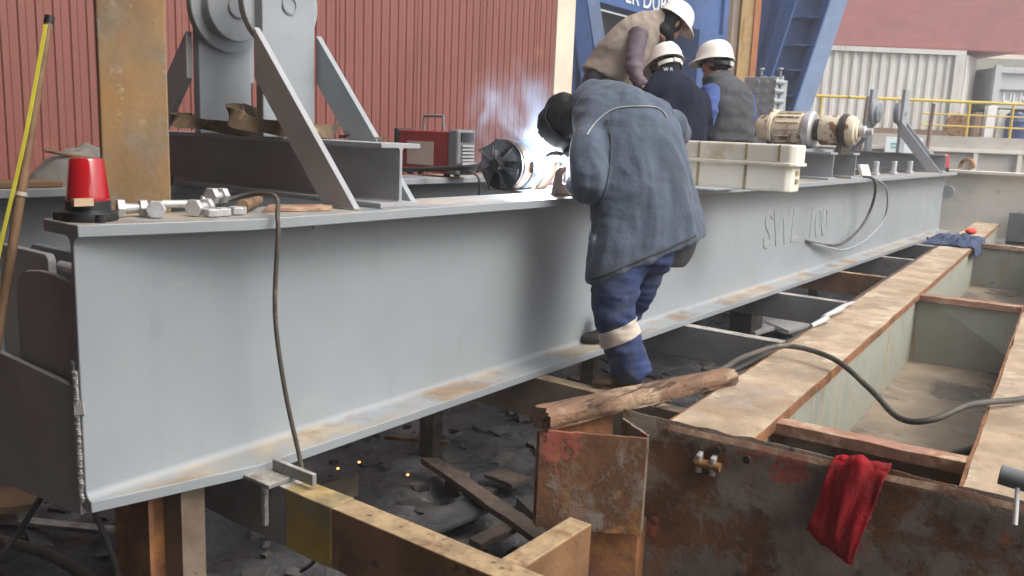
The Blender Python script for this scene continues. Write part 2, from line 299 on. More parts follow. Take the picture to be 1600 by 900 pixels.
M['vest'] = mat('taupe_quilted_vest', (.31,.26,.215), .9, 0, .12, 8, [dict(c=(.2,.16,.13), s=5, lo=.54, hi=.72, a=.6)], bump=.0015, bs=120)
M['plum'] = mat('plum_sleeve', (.115,.085,.105), .8, 0, .15, 8, bump=.0015, bs=120)
M['navy'] = mat('navy_fleece', (.013,.016,.032), .95, 0, .2, 8, bump=.0015, bs=160, spec=.2)
M['slate'] = mat('charcoal_quilted_vest', (.05,.053,.060), .8, 0, .12, 8, bump=.0015, bs=140)
M['bluesleeve'] = mat('blue_sweatshirt', (.045,.08,.23), .9, 0, .12, 8, bump=.0015, bs=140)
M['darkpants'] = mat('dark_work_trousers', (.03,.03,.035), .9, 0, .2, 8)
M['panelgrey'] = mat('grey_panel', (.40,.40,.40), .6, 0, .08, 2)
M['darksteel'] = mat('dark_steel_grid', (.05,.05,.055), .6, 0, .1, 4)
M['sky_sign'] = mat('white_blue_sign', (.7,.74,.74), .5, 0, .05, 3)
M['signgreen'] = mat('green_sign_print', (.12,.42,.42), .5, 0, .05, 3)
def emis(name, col, st):
    m = bpy.data.materials.new(name); m.use_nodes = True; N = m.node_tree.nodes; N.clear()
    e = N.new('ShaderNodeEmission'); e.inputs[0].default_value = (*col, 1); e.inputs[1].default_value = st
    o = N.new('ShaderNodeOutputMaterial'); m.node_tree.links.new(e.outputs[0], o.inputs[0]); return m
M['arc'] = emis('welding_arc', (.75,.88,1), 400)
M['ember'] = emis('ember', (1,.28,.05), 9)
M['flame'] = emis('small_flame', (1,.55,.08), 7)

# ================================================================== SETTING
def ground():
    def lines(a0, a1, step, far):
        c = []; x = a0
        while x <= a1: c.append(x); x += step
        g = step; lo = a0; hi = a1
        while hi < far: g *= 1.5; hi += g; c.append(hi)
        g = step
        while lo > -far: g *= 1.5; lo -= g; c.insert(0, lo)
        return c
    xs = lines(.6, 9., .05, 500); ys = lines(.6, 5.2, .05, 500)
    b = MB(); vs = []
    for y in ys:
        for x in xs:
            near = 1 if (-1 < x < 14 and -2 < y < 7) else 0
            h = 0
            if near:
                h = .05*noise.noise(Vector((x*1.3, y*1.3, 3)))+.035*noise.noise(Vector((x*4, y*4, 1)))+.03*abs(noise.noise(Vector((x*9, y*9, 7))))+.018*noise.noise(Vector((x*19, y*19, 2)))
            vs.append((x, y, h-.03))
    n = len(xs)
    b.add(vs, [(j*n+i, j*n+i+1, (j+1)*n+i+1, (j+1)*n+i) for j in range(len(ys)-1) for i in range(n-1)])
    o = b.build('ground', M['ground'], smooth=40); struct(o)
ground()
# rubble: countless bits
rb = MB()
for i in range(900):
    x = random.uniform(1.2, 9.5); y = random.uniform(1.2, 5)
    s = random.choice((.012, .02, .03, .05))*random.uniform(.6, 1.3)
    z = .05*noise.noise(Vector((x*1.3, y*1.3, 3)))+.035*noise.noise(Vector((x*4, y*4, 1)))-.02
    rot = Matrix.Translation((x, y, z)) @ Matrix.Rotation(random.uniform(0, 6.3), 4, 'Z') @ Matrix.Rotation(random.uniform(-.4, .4), 4, 'X')
    k = random.uniform(.5, 2.4)
    vs = [rot @ Vector((sx*s*k*random.uniform(.6, 1.1), sy*s*random.uniform(.6, 1.1), sz*s*.45)) for sx, sy, sz in ((-1,-1,-1),(1,-1,-1),(1,1,-1),(-1,1,-1),(-1,-1,1),(1,-1,1),(1,1,1),(-1,1,1))]
    rb.add(vs, [(0,3,2,1),(4,5,6,7),(0,1,5,4),(1,2,6,5),(2,3,7,6),(3,0,4,7)])
o = rb.build('rubble', mat('rubble_bits', (.07,.066,.062), .85, 0, .5, 3, [dict(c=(.16,.15,.14), s=2, lo=.55, hi=.65)], bump=.006, bs=40)); tag(o, 'dark crumbs of rubble and scrap on the sooty ground', 'rubble', kind='stuff')

# red shed with corrugated wall; runs round the corner beside the yard
shed = thing('shed', 'brick red corrugated metal shed behind the two grey girders', 'shed', (3, 6.5, 0))
prof = []; x = -4.0
while x < 9.56:
    prof += [(x, 6.5), (x+.007, 6.514), (x+.017, 6.514), (x+.024, 6.5), (x+.066, 6.498), (x+.072, 6.494), (x+.078, 6.498)]; x += .1215
prof += [(9.586, 6.5), (9.586, 6.6), (-4.0, 6.6)]
MB().prism([(a, b, -.2) for a, b in prof], (0, 0, 8.2)).build('wall', M['redwall'], shed)
MB().box(-4.1, 9.6, 6.6, 13, 7.9, 8.1).build('roof', M['hall'], shed)
for k in range(13): MB().box(-3.97+k*1.0935+.028, -3.97+k*1.0935+.034, 6.4915, 6.4965, -.2, 8).build('sheet_lap', M['redwall'], shed)
MB().box(-4.1, -4, 6.6, 13, -.2, 7.9).build('side_wall', M['redwall'], shed)
MB().box(9.5, 9.58, 6.61, 13, -.2, 7.9).build('side_wall', M['redwall'], shed)
hall = thing('shading_hall', 'dark clad workshop hall added out of view to block sky light', 'shading', (-3, 1, 0))  # out of view; added to keep sky light off the near left-facing faces
MB().box(-3.2, -3.0, -9, 6.3, 0, 6).build('wall', M['hall'], hall)
MB().box(-3.2, .5, -9, 6.3, 6.0, 6.2).build('roof', M['hall'], hall)

def bgbox(mb, s0, s1, z0, z1, d0, d1, top_ds=0):
    vs = [bgp(s0, z0, d0), bgp(s1, z0, d0), bgp(s1, z0, d1), bgp(s0, z0, d1), bgp(s0+top_ds, z1, d0), bgp(s1+top_ds, z1, d0), bgp(s1+top_ds, z1, d1), bgp(s0+top_ds, z1, d1)]
    return mb.add(vs, [(0,3,2,1),(4,5,6,7),(0,1,5,4),(1,2,6,5),(2,3,7,6),(3,0,4,7)])

# cream column at the end of the shed
cc = thing('column', 'cream rendered column at the end of the red shed', 'column', (9.75, 6.5, 0))
p0 = ay(880, 150, 6.55)
MB().box(9.60, 10.02, 6.48, 6.95, -.2, 8.3).build('shaft', M['cream'], cc)
MB().box(9.59, 10.03, 6.47, 6.96, 2.02, 2.06).build('band', M['cream'], cc)
MB().box(9.86, 9.93, 6.43, 6.478, 1.98, 2.1).build('bracket', M['brownpole'], cc)

# blue gantry with the sign (parallel to the girders)
g = thing('blue_gantry', 'blue steel portal with white lettered beam above the workers', 'gantry', (18, 10, 0))
MB().box(15.5, 22.9, 10, 10.5, 4.50, 7.0).build('sign_beam', M['blue'], g)
lb = MB().box(15.5, 15.95, 9.95, 10.6, 0, 6.9); lb.build('leg', M['blue'], g)
MB().box(21.2, 22.6, 9.9, 10.7, 0, 4.49).build('leg', M['blue'], g)
MB().prism([(22.62, 9.9, 2.6), (22.62, 9.9, 6.6), (23.3, 9.9, 6.6), (23.3, 9.9, 4.6), (22.75, 9.9, 4.0), (22.75, 9.9, 2.6)], (0, .8, 0)).build('bracket', M['blue'], g)
a = ay(925, 0, 9.6); b_ = ay(948, 150, 9.6); dv = (a-b_)
MB().tube([b_-dv*1.6, a+dv*1.5], .17, n=4, smooth=False).build('brace', M['paleblue'], g)
a = ay(903, 20, 9.75); b_ = ay(922, 150, 9.75); dv = (a-b_)
MB().tube([b_-dv*2., a+dv*1.5], .22, n=4, smooth=False).build('brace', M['blue'], g)
MB().box(15.96, 21.19, 10.62, 10.7, 0, 4.49).build('back_panel', M['darkin'], g)
MB().box(19.9, 20.35, 10.5, 10.6, 0, 4.49).build('door_post', mat('maroon_paint', (.13,.05,.05), .6), g)
T = Matrix(((1,0,0,17.42),(0,0,-1,9.985),(0,1,0,4.64),(0,0,0,1)))
text('lettering', 'ER DURMA', .60, T, M['white'], g, ext=.008, spacing=.98)

# ochre post
tp = thing('post', 'tall ochre timber post with an orange edge strip', 'post', bgp(3.27, 0, 13))
mb = MB(); bgbox(mb, 3.15, 3.33, -.1, 6.5, 13, 13.3); mb.build('shaft', M['tan'], tp)
mb = MB(); bgbox(mb, 3.333, 3.42, -.1, 6.5, 12.98, 13.3); mb.build('edge_strip', M['orange'], tp)
mb = MB(); bgbox(mb, 3.05, 3.14, -.1, 6.5, 13.1, 13.4); mb.build('pale_strip', M['cream'], tp)

# blue inclined legs
def lean_leg(name, label, bot, top, d, w, rib=True, depth=.7):
    t = thing(name, label, 'gantry leg', bgp(bot[0], 0, d), 'inclined blue gantry legs')
    k = (top[0]-bot[0])/(top[1]-bot[1])
    z0, z1 = 0., 9.
    sx = lambda z: bot[0]+(z-bot[1])*k
    def slab(a0, a1, d0, d1):
        return MB().add([bgp(sx(z)+a, z, dd) for z in (z0, z1) for a, dd in ((a0, d0), (a1, d0), (a1, d1), (a0, d1))], [(0,3,2,1),(4,5,6,7),(0,1,5,4),(1,2,6,5),(2,3,7,6),(3,0,4,7)])
    slab(0, .36, d-.45, d-.41).build('flange', M['paleblue'] if rib else M['blue'], t)
    slab(-.03, 0, d-.45, d+depth).build('web', M['blue'], t)
    slab(-.62, -.03, d+.3, d+.34).build('web', M['blue'], t)
    slab(-.66, -.62, d-.1, d+.5).build('flange', M['blue'], t)
    if rib:
        for z in (2.75, 3.3, 3.85, 4.45, 5.1):
            s = sx(z); MB().add([bgp(s-.60+dx, z+dz, dd) for dz in (0, .03) for dx, dd in ((.25, d-.2), (.565, d-.2), (.565, d+.29), (.1, d+.29))], [(0,3,2,1),(4,5,6,7),(0,1,5,4),(1,2,6,5),(2,3,7,6),(3,0,4,7)]).build('stiffener', M['blue'], t)
    return t
lean_leg('gantry_leg', 'leaning blue gantry leg with stiffener plates in front of the white container', (6.10, 2.53), (6.66, 4.86), 20, .36)
lean_leg('gantry_leg', 'darker blue leaning leg between the tan post and the ribbed leg', (5.62, 2.53), (6.02, 4.86), 21.5, .3, rib=False, depth=.3)

# quay: wall, top
D = 26
mb = MB(); bgbox(mb, 5, 60, -.5, 2.12, D+.0, D+60); q = mb.build('quay', M['concrete']); struct(q)
qr = thing('quay_panels', 'pale framed concrete panels along the quay wall', 'wall panels', bgp(12, 0, D-.1))
mb = MB(); bgbox(mb, 6.5, 40, 1.66, 1.78, D-.16, D-.002); mb.build('coping', M['palepanel'], qr)
for i in range(14):
    mb = MB(); s0 = 8.2+i*1.19*1.1; bgbox(mb, s0, s0+.13, -.3, 1.655, D-.14, D-.002); mb.build('rib', M['palepanel'], qr)

rail = thing('railing', 'yellow tube railing along the quay edge', 'railing', bgp(12, 2.12, D+.3))
MB().tube([bgp(8.2, 3.13, D+.3), bgp(30, 3.13, D+.3)], .045, smooth=False).build('top_rail', M['yellow'], rail)
for z in (2.75, 2.42): MB().tube([bgp(12.0 if z > 0 else 8, z, D+.3), bgp(30, z, D+.3)], .025, smooth=False).build('mid_rail', M['yellow'], rail)
for s in (8.95, 11.45, 13.35, 14.65, 16.4, 18.2): MB().tube([bgp(s, 2.1, D+.3), bgp(s, 3.1, D+.3)], .04, smooth=False).build('post', M['yellow'], rail)
for s, z, d in ((10.1, 3.1, 25), (12.05, 2.9, 23.5)):
    o = MB().tube([bgp(s*d/26, 0, d), bgp((s+.1)*d/26, z, d)], .05, smooth=False).build('pole', M['brownpole'])
    tag(o, 'rusty brown pole in front of the quay, %s' % ('left one behind the gear motor' if s < 11 else 'right one above the sign'), 'pole', 'rusty poles before the quay')
wr = MB().lathe([(.12, -.05), (.34, -.05), (.36, 0), (.34, .05), (.12, .05)], bgp(13.2, 2.45, D+.6), FW, n=20).build('cable_reel', M['gearrust'], smooth=40); tag(wr, 'small rusty reel on the quay beside the yellow railing', 'reel')

# white container
ct = thing('shipping_container', 'dirty white corrugated container with its end door open', 'container', bgp(12, 2.12, 28))
cf = []
s = 7.6
while s < 13.2:
    cf += [(s, 27.5), (s+.10, 27.5), (s+.15, 27.56), (s+.24, 27.56)]; s += .29
cf += [(13.3, 27.5), (13.3, 27.6), (7.6, 27.6)]
MB().prism([bgp(a, 2.3, d) for a, d in cf], (0, 0, 2.27)).build('side_wall', M['container'], ct)
mb = MB(); bgbox(mb, 7.5, 13.62, 4.575, 4.72, 27.42, 27.6); mb.build('top_rail', M['container'], ct)
mb = MB(); bgbox(mb, 7.5, 13.62, 2.13, 2.30, 27.42, 27.6); mb.build('bottom_rail', M['brownpole'], ct)
mb = MB(); bgbox(mb, 13.31, 13.62, 2.305, 4.57, 27.42, 27.6); mb.build('corner_post', M['container'], ct)
mb = MB(); bgbox(mb, 7.5, 15.2, 4.725, 4.76, 27.42, 31.5); mb.build('roof', M['hullred'], ct)
mb = MB(); bgbox(mb, 7.5, 15.0, 2.13, 2.2, 27.62, 30.1); mb.build('floor', M['darkin'], ct)
mb = MB(); bgbox(mb, 7.5, 15.0, 2.21, 4.6, 30.1, 30.2); mb.build('back_wall', M['darkin'], ct)
# door leaf swung half open (left leaf), lock bars
A = Vector(bgp(13.63, 2.25, 27.5)); Bv = Vector(bgp(14.45, 2.25, 28.5))
def doorslab(A, Bv, z0, z1, th): 
    n = (Bv-A).cross(Vector((0,0,1))).normalized()*th
    return MB().prism([A+Vector((0,0,z0)), Bv+Vector((0,0,z0)), Bv+Vector((0,0,z1)), A+Vector((0,0,z1))], n)
dr = doorslab(A, Bv, 0, 2.35, .06).build('door', M['container'], ct)
for f in (.3, .62):
    p = A.lerp(Bv, f)-(Bv-A).cross(Vector((0,0,1))).normalized()*.04
    MB().tube([p+Vector((0,0,.05)), p+Vector((0,0,2.3))], .03, n=8, smooth=False).build('lock_bar', M['contgrey'], dr)
for z in (1.05, 1.7):
    n_ = (Bv-A).cross(Vector((0,0,1))).normalized()
    MB().prism([A+Vector((0,0,z))-n_*.01, Bv+Vector((0,0,z))-n_*.01, Bv+Vector((0,0,z+.05))-n_*.01, A+Vector((0,0,z+.05))-n_*.01], -n_*.03).build('hinge_strap', M['darksteel'], dr)
# second container
c2 = thing('shipping_container', 'grey container with white letters beside the open white container', 'container', bgp(17, 2.12, 27.6))
mb = MB(); bgbox(mb, 14.80, 21, 3.05, 4.3, 27.62, 30); mb.build('body', M['contgrey'], c2)
mb = MB(); bgbox(mb, 14.62, 14.82, 3.05, 4.35, 27.5, 27.615); mb.build('corner_post', M['contgrey'], c2)
for z in (4.12, 3.62, 3.05): 
    mb = MB(); bgbox(mb, 14.83, 21, z, z+.13, 27.52, 27.618); mb.build('rail', M['contgrey'], c2)
mb = MB(); bgbox(mb, 15.3, 21, 2.13, 3.04, 27.7, 30); mb.build('skirt', M['darkin'], c2)
T = Matrix(((RT.x, 0, -FW.x, 0), (RT.y, 0, -FW.y, 0), (0, 1, 0, 0), (0, 0, 0, 1))); T.translation = bgp(14.98, 3.24, 27.605)
text('lettering', 'ÜLKE', .44, T, M['white'], c2, ext=.012)
# junk on the quay
for s, w, h, mm, lab in ((14.2, .28, .95, 'white', 'tall white sheet leaning on the quay below the open door'), (14.55, .33, .85, 'creampaint', 'cream sheet leaning on the quay beside the blue drum'), (13.85, .22, .75, 'brownpole', 'rust brown stacked parts on the quay under the open door')):
    mb = MB(); bgbox(mb, s, s+w, 2.13, 2.13+h, 26.9, 27.1, .03); tag(mb.build('leaning_sheet', M[mm], bevel=.01), lab, 'sheet')
dm = thing('drum', 'blue plastic drum on the quay at the right edge', 'drum', bgp(15.1, 2.12, 26.9))
MB().lathe([(.01, 0), (.28, 0), (.30, .04), (.30, .25), (.315, .27), (.30, .29), (.30, .5), (.315, .52), (.30, .54), (.29, .72), (.25, .76), (.01, .76)], bgp(15.1, 2.13, 26.9), (0,0,1)).build('body', M['barrel'], dm, smooth=40)
MB().lathe([(.01, .765), (.06, .765), (.06, .79), (.01, .79)], bgp(15.2, 2.13, 26.9), (0,0,1), n=12).build('cap', M['white'], dm)
# sign on the quay wall
sg = thing('sign', 'white notice board with a green emblem on the quay wall', 'sign', bgp(11.3, 1.6, 25.6))
mb = MB(); bgbox(mb, 10.7, 11.78, 1.57, 2.02, 25.6, 25.63); mb.build('board', M['sky_sign'], sg)
MB().lathe([(.07, 0), (.13, 0), (.13, .006), (.07, .006)], bgp(11.6, 1.82, 25.592), -FW, n=20).build('emblem', M['signgreen'], sg)
for z in (1.7, 1.8): 
    mb = MB(); bgbox(mb, 10.85, 11.15, z, z+.05, 25.588, 25.597); mb.build('print_line', M['signgreen'], sg)
mb = MB(); bgbox(mb, 11.2, 11.25, 0, 1.565, 25.62, 25.66); mb.build('post', M['brownpole'], sg)

# ship hull beyond the quay
sh = thing('ship', 'huge ship hull with patchy red paint beyond the containers', 'ship', bgp(22, 0, 44))
rings = []
for i in range(31):
    s = 11.6+i*1.6
    rings.append([bgp(s, z, 42+.5*max(0, 7-z)*.15+.0*s) for z in (-2, 2, 5.98)]+[bgp(s, z, 42-.02*(z-6)) for z in (6.0, 9, 14, 20)]+[bgp(s, 20, 52), bgp(s, -2, 52)])
MB().loft(rings).build('hull', M['hullred'], sh)
mb = MB(); bgbox(mb, 11.5, 60, 6.0, 6.2, 41.7, 41.98); mb.build('white_strake', M['palepanel'], sh)
mb = MB(); bgbox(mb, 16.5, 60, 4.9, 5.99, 41.6, 41.7); mb.build('lower_strake', mat('olive_grey_paint', (.25,.25,.21), .8), sh)

# clutter behind the men: red block, grid panel, blue panel
pn = thing('panel_rack', 'dark steel grid rack holding grey and blue panels', 'rack', bgp(6.9, 0, 24.2))
mb = MB(); bgbox(mb, 6.0, 7.7, 3.5, 5.0, 24.3, 24.36); mb.build('grey_panel', M['panelgrey'], pn)
mb = MB(); bgbox(mb, 6.45, 7.2, 2.0, 3.9, 24.18, 24.28); mb.build('blue_panel', mat('bright_blue_panel', (.04,.12,.36), .5), pn)
for z in (3.7, 4.15, 4.6, 5.0):
    mb = MB(); bgbox(mb, 5.9, 7.75, z, z+.05, 24.05, 24.14); mb.build('bar', M['darksteel'], pn)
for s in (6.4, 7.05, 7.7):
    mb = MB(); bgbox(mb, s, s+.06, 0, 5.05, 24.0, 24.04); mb.build('upright', M['darksteel'], pn)
rbk = thing('red_stack', 'stack of two faded red containers left of the ochre post', 'container stack', bgp(5.6, 0, 26))
for z0, z1 in ((0, 1.98), (2.0, 3.48), (3.56, 4.9)):
    mb = MB(); bgbox(mb, 4.9, 6.4, z0, z1, 25.5, 29); mb.build('block', M['hullred'], rbk, bevel=.03)
mb = MB(); bgbox(mb, 4.85, 6.45, 4.95, 5.4, 25.4, 29); mb.build('lid', M['concrete'], rbk)
fr = thing('freight_container', 'faded red and blue containers high behind the panel rack', 'container', bgp(8, 0, 30))
mb = MB(); bgbox(mb, 7.2, 9.4, 0, 5.55, 30, 36); mb.build('lower_block', mat('steel_blue', (.1,.17,.32), .6), fr)
mb = MB(); bgbox(mb, 8.35, 9.3, 5.6, 9.0, 30.2, 36); mb.build('upper_block', mat('faded_coral', (.5,.2,.16), .7, 0, .1, 1), fr)
mb = MB(); bgbox(mb, 7.2, 8.32, 6.1, 9, 30.2, 36); mb.build('upper_block', mat('faded_coral2', (.5,.2,.16), .7, 0, .1, 1), fr)

# ================================================================== GIRDERS
ZT, ZB = 1.40, .55
def i_section(y, z0, z1, hw, tf, tw, fil=.028):
    c = [(y-hw, z0), (y+hw, z0), (y+hw, z0+tf)]
    def f(cx, cz, a0, a1):
        return [(cx+fil*math.cos(a), cz+fil*math.sin(a)) for a in [a0+(a1-a0)*k/4 for k in range(5)]]
    c += f(y+tw+fil, z0+tf+fil, -PI/2, -PI)
    c += f(y+tw+fil, z1-tf-fil, PI, PI/2)
    c += [(y+hw, z1-tf), (y+hw, z1), (y-hw, z1), (y-hw, z1-tf)]
    c += f(y-tw-fil, z1-tf-fil, PI/2, 0)
    c += f(y-tw-fil, z0+tf+fil, 0, -PI/2)
    c += [(y-hw, z0+tf)]
    return c
def girder(name, label, y, x0, x1, taper=True):
    t = thing(name, label, 'girder', ((x0+x1)/2, y, ZB))
    mb = MB(); rings = []
    xs = [x0, x0+.08, x0+.2, x0+.35, x0+.5] + [x0+.5+i*(x1-x0-.5)/26 for i in range(1, 27)]
    for x in xs:
        sec = i_section(y, ZB, ZT, .16, .036, .01)
        k = min(1, max(0, (x-x0)/.5)) if taper else 1
        r = []
        for yy, zz in sec:
            if yy < y-.03: yy = y-.03-(y-.03-yy)*(0.06+.94*k)
            wob = .0025*noise.noise(Vector((x*.9, zz*2, 4)))
            r.append((x, yy+wob, zz))
        rings.append(r)
    mb.loft(rings).build('beam_section', M['girder'], t, bevel=.003, smooth=35)
    return t
g1 = girder('girder', 'long light grey steel girder in front with raised lettering on its web', 2.41, 1.2, 13.5)
g2 = girder('girder', 'second grey steel girder parallel behind the lettered one', 3.77, 1.3, 13.5, False)
T = Matrix(((1, 0, 0, 6.56), (0, 0, -1, 2.399), (0, 1, 0, .885), (0, 0, 0, 1)))
T = T @ Matrix.Diagonal((.88, .90, 1, 1))
text('raised_letters', 'SWL', .47, T, M['girder'], g1, ext=0, bev=.005, spacing=1.0)
T2 = Matrix.Translation((1.06, 0, 0)) @ T
text('raised_numerals', '100', .44, T2, M['girder'], g1, ext=0, bev=.005, spacing=1.0)
# ragged weld runs on the end edge of the front girder
wb_ = MB()
for i in range(52):
    z = .58+i*.0076
    wb_.ell((1.196, 2.420+.005*noise.noise(Vector((i*.4, 1, 1))), z), .006+.005*abs(noise.noise(Vector((i*.6, 3, 1)))), .014+.006*noise.noise(Vector((i*.5, 7, 1))), .0085, n=8, m=6)
wb_.build('end_weld', M['weld'], g1, smooth=60)
for z, w in ((.845, .03),):
    MB().add([(1.185, 2.415, z), (1.20, 2.388, z+.006), (1.203, 2.398, z+.045), (1.19, 2.425, z+.05), (1.192, 2.42, z-.006), (1.206, 2.392, z), (1.208, 2.402, z+.038), (1.196, 2.428, z+.042)], [(0,1,2,3),(4,7,6,5),(0,4,5,1),(1,5,6,2),(2,6,7,3),(3,7,4,0)]).build('weld_tab', M['galv'], g1)
# short stub on the web near the cable, pipe stub at far end
MB().cyl((1.98, 2.30, 1.345), (1.98, 2.30, 1.365), .008).build('pin', M['grey'], g1)
MB().lathe([(.05, 0), (.09, 0), (.09, .05), (.05, .05)], (13.502, 2.35, 1.12), (1, 0, 0), n=20).build('end_ring', M['grey'], g1, smooth=40)
# end frame between the girders
ef = thing('end_bulkhead', 'shaded grey end plates welded between the two girders', 'bulkhead', (1.2, 3.0, .55))
MB().prism([(1.195, 2.425, .53), (1.195, 2.425, .925), (1.195, 3.62, .965), (1.195, 3.62, .43)], (.018, 0, 0)).build('lower_plate', M['endplate'], ef, bevel=.003)
poly = [(1.225, 2.435, .60), (1.225, 2.435, 1.195), (1.225, 2.50, 1.218), (1.225, 2.58, 1.230), (1.225, 2.67, 1.232), (1.225, 2.75, 1.222), (1.225, 2.80, 1.20), (1.225, 2.825, 1.16), (1.225, 2.825, .60)]
MB().prism(poly, (.02, 0, 0)).build('curved_plate', M['endplate'], ef, bevel=.003)
def lugplate(x, y0, y1, z0, z1, r=.03):
    p = [(x, y0, z0), (x, y1, z0)]
    p += [(x, y1-r+r*math.cos(a), z1-r+r*math.sin(a)) for a in [k*PI/10 for k in range(6)]]
    p += [(x, y0+r+r*math.cos(a), z1-r+r*math.sin(a)) for a in [PI/2+k*PI/10 for k in range(6)]]
    return MB().prism(p, (.03, 0, 0))
lugplate(1.50, 3.19, 3.59, .75, 1.195).build('lug_plate', M['endplate'], ef, bevel=.004)
lugplate(1.62, 3.20, 3.59, .75, 1.185).build('lug_plate', M['grey'], ef, bevel=.004)
lugplate(1.52, 2.58, 3.03, .75, 1.165).build('lug_plate', M['endplate'], ef, bevel=.004)
lugplate(1.62, 2.85, 3.08, .75, 1.225).build('lug_plate', M['grey'], ef, bevel=.004)
MB().cyl((1.55, 3.06, 1.15), (1.55, 3.2, 1.15), .018).build('cross_pin', M['galv'], ef, smooth=40)
MB().box(1.25, 1.33, 2.46, 3.6, .70, .72).build('shelf', M['endplate'], ef)
MB().prism([(1.198, 2.43, .93), (1.198, 2.43, 1.0), (1.198, 2.455, 1.0), (1.198, 2.465, .93)], (.022, 0, 0)).build('clip', M['grey'], ef, bevel=.006)

# transverse cream girder at the far end
eg = thing('end_girder', 'dirty cream cross girder at the far end of the grey girder', 'girder', (14.4, 2, .45))
sec = i_section(0, .42, 1.42, .17, .04, .012)
def cream(y0, y1, x, name, zt=0):
    MB().loft([[(x+a, y, b+zt) for a, b in sec] for y in (y0, y1)]).build(name, M['creampaint'], eg, bevel=.004, smooth=35)
cream(1.22, 5.2, 14.3, 'left_section'); cream(-2.0, 1.17, 14.2, 'right_section')
MB().box(14.13, 14.2, 1.3, 1.62, .40, .86).build('foot_bracket', M['greyplastic'], eg)
lb_ = MB().tube([(14.3, 2.27+.09*math.cos(a), 1.45+.13*math.sin(a)) for a in [PI*k/8 for k in range(9)]], .03, smooth=False); lb_.build('lifting_eye', M['gearrust'], eg, smooth=60)

# ------------------------------------------------------------------ crossbeams
def crossbeam(k, x, y0, y1, mt, label, w=.085, h=.2):
    t = thing('crossbeam', label, 'crossbeam', (x, (y0+y1)/2, .35), 'crossbeams under the girders')
    sec = [(-w/2, 0), (w/2, 0), (w/2, .012), (-w/2+.014, .014), (-w/2+.014, h-.016), (w/2, h-.014), (w/2, h), (-w/2, h)]
    ys = [y0+(y1-y0)*i/14 for i in range(15)]
    MB().loft([[(x+a+.002*noise.noise(Vector((y*3, b*9, k))), y, .348+b+.002*noise.noise(Vector((y*5, a*30, k+3)))) for a, b in sec] for y in ys]).build('channel', mt, t, bevel=.003)
    for yy in (2.95, 4.0):
        MB().box(x-.04, x+.04, yy-.05, yy+.05, -.05, .346).build('support_block', M['darkwood'], t, bevel=.006)
    return t
XB = [1.735, 3.345, 4.975, 6.64, 8.25, 9.82, 11.45]
fedge = lambda x: 1.29+(x-2.735)*.0647
x0b = XB[0]
t = thing('crossbeam', 'brown and yellow painted crossbeam under the near end of the girders', 'crossbeam', (x0b, 2, .35), 'crossbeams under the girders')
for y0, y1, mm, nm in ((1.885, 2.10, 'xyellow', 'yellow_band'), (2.101, 4.2, 'xgrey', 'channel'), (.62, 1.884, 'xbrown', 'channel')):
    ys = [y0+(y1-y0)*i/10 for i in range(11)]
    e = .0015 if nm == 'yellow_band' else 0
    sec = [(-.047-e, 0-e), (.047+e, 0-e), (.047+e, .2+e), (-.047-e, .2+e)]
    MB().loft([[(x0b+a+.003*noise.noise(Vector((y*4, b*9, 1))), y, .348+b+.003*noise.noise(Vector((y*6, a*30, 3)))) for a, b in sec] for y in ys]).build(nm, M[mm], t, bevel=.004)
MB().box(x0b-.09, x0b+.03, 2.13, 2.26, .5505, .565).build('top_plate', M['xgrey'], t, bevel=.003)
MB().box(x0b-.005, x0b+.012, 2.02, 2.22, .566, .605).build('stop_bar', M['xgrey'], t, bevel=.002)
MB().box(x0b-.066, x0b-.05, 2.18, 2.20, .40, .545).build('clip_leg', M['weld'], t, bevel=.003)
for k, (mm, lab) in enumerate((('xbeam', 'tan topped crossbeam on which the welder stands'), ('xgrey', 'grey smudged crossbeam just right of the welder, first beyond him'), ('xgrey', 'grey crossbeam with a slanted pale patch, second beyond the welder'),
        ('xbrown', 'dark crossbeam third beyond the welder, before the bright edged ones'), ('xgrey', 'pale edged crossbeam fourth beyond the welder'), ('xgrey', 'farthest crossbeam by the blue rag and the girder end'))):
    x = XB[k+1]; crossbeam(k, x, fedge(x)+.02, 4.2, M[mm], lab)
# pale overspray patches
# support post under the near end
sp = thing('support_post', 'rusty H section post with a tan face propping up the near girder end', 'post', (1.40, 2.44, 0))
MB().box(1.37, 1.385, 2.36, 2.56, 0, .548).build('flange', M['rust'], sp)
MB().box(1.3855, 1.475, 2.45, 2.465, 0, .548).build('web', M['rust'], sp)
MB().box(1.476, 1.56, 2.35, 2.55, 0, .548).build('flange', M['xbeam'], sp)
# short tan piece to the right of the first crossbeam
t = tag(MB().box(1.79, 2.15, 1.235, 1.315, .36, .538).build('timber_block', M['xbrown'], bevel=.006), 'short tan topped timber between the yellow crossbeam and the rusty box', 'timber')  # brown sides carry the shadow in their colour, below the tan top

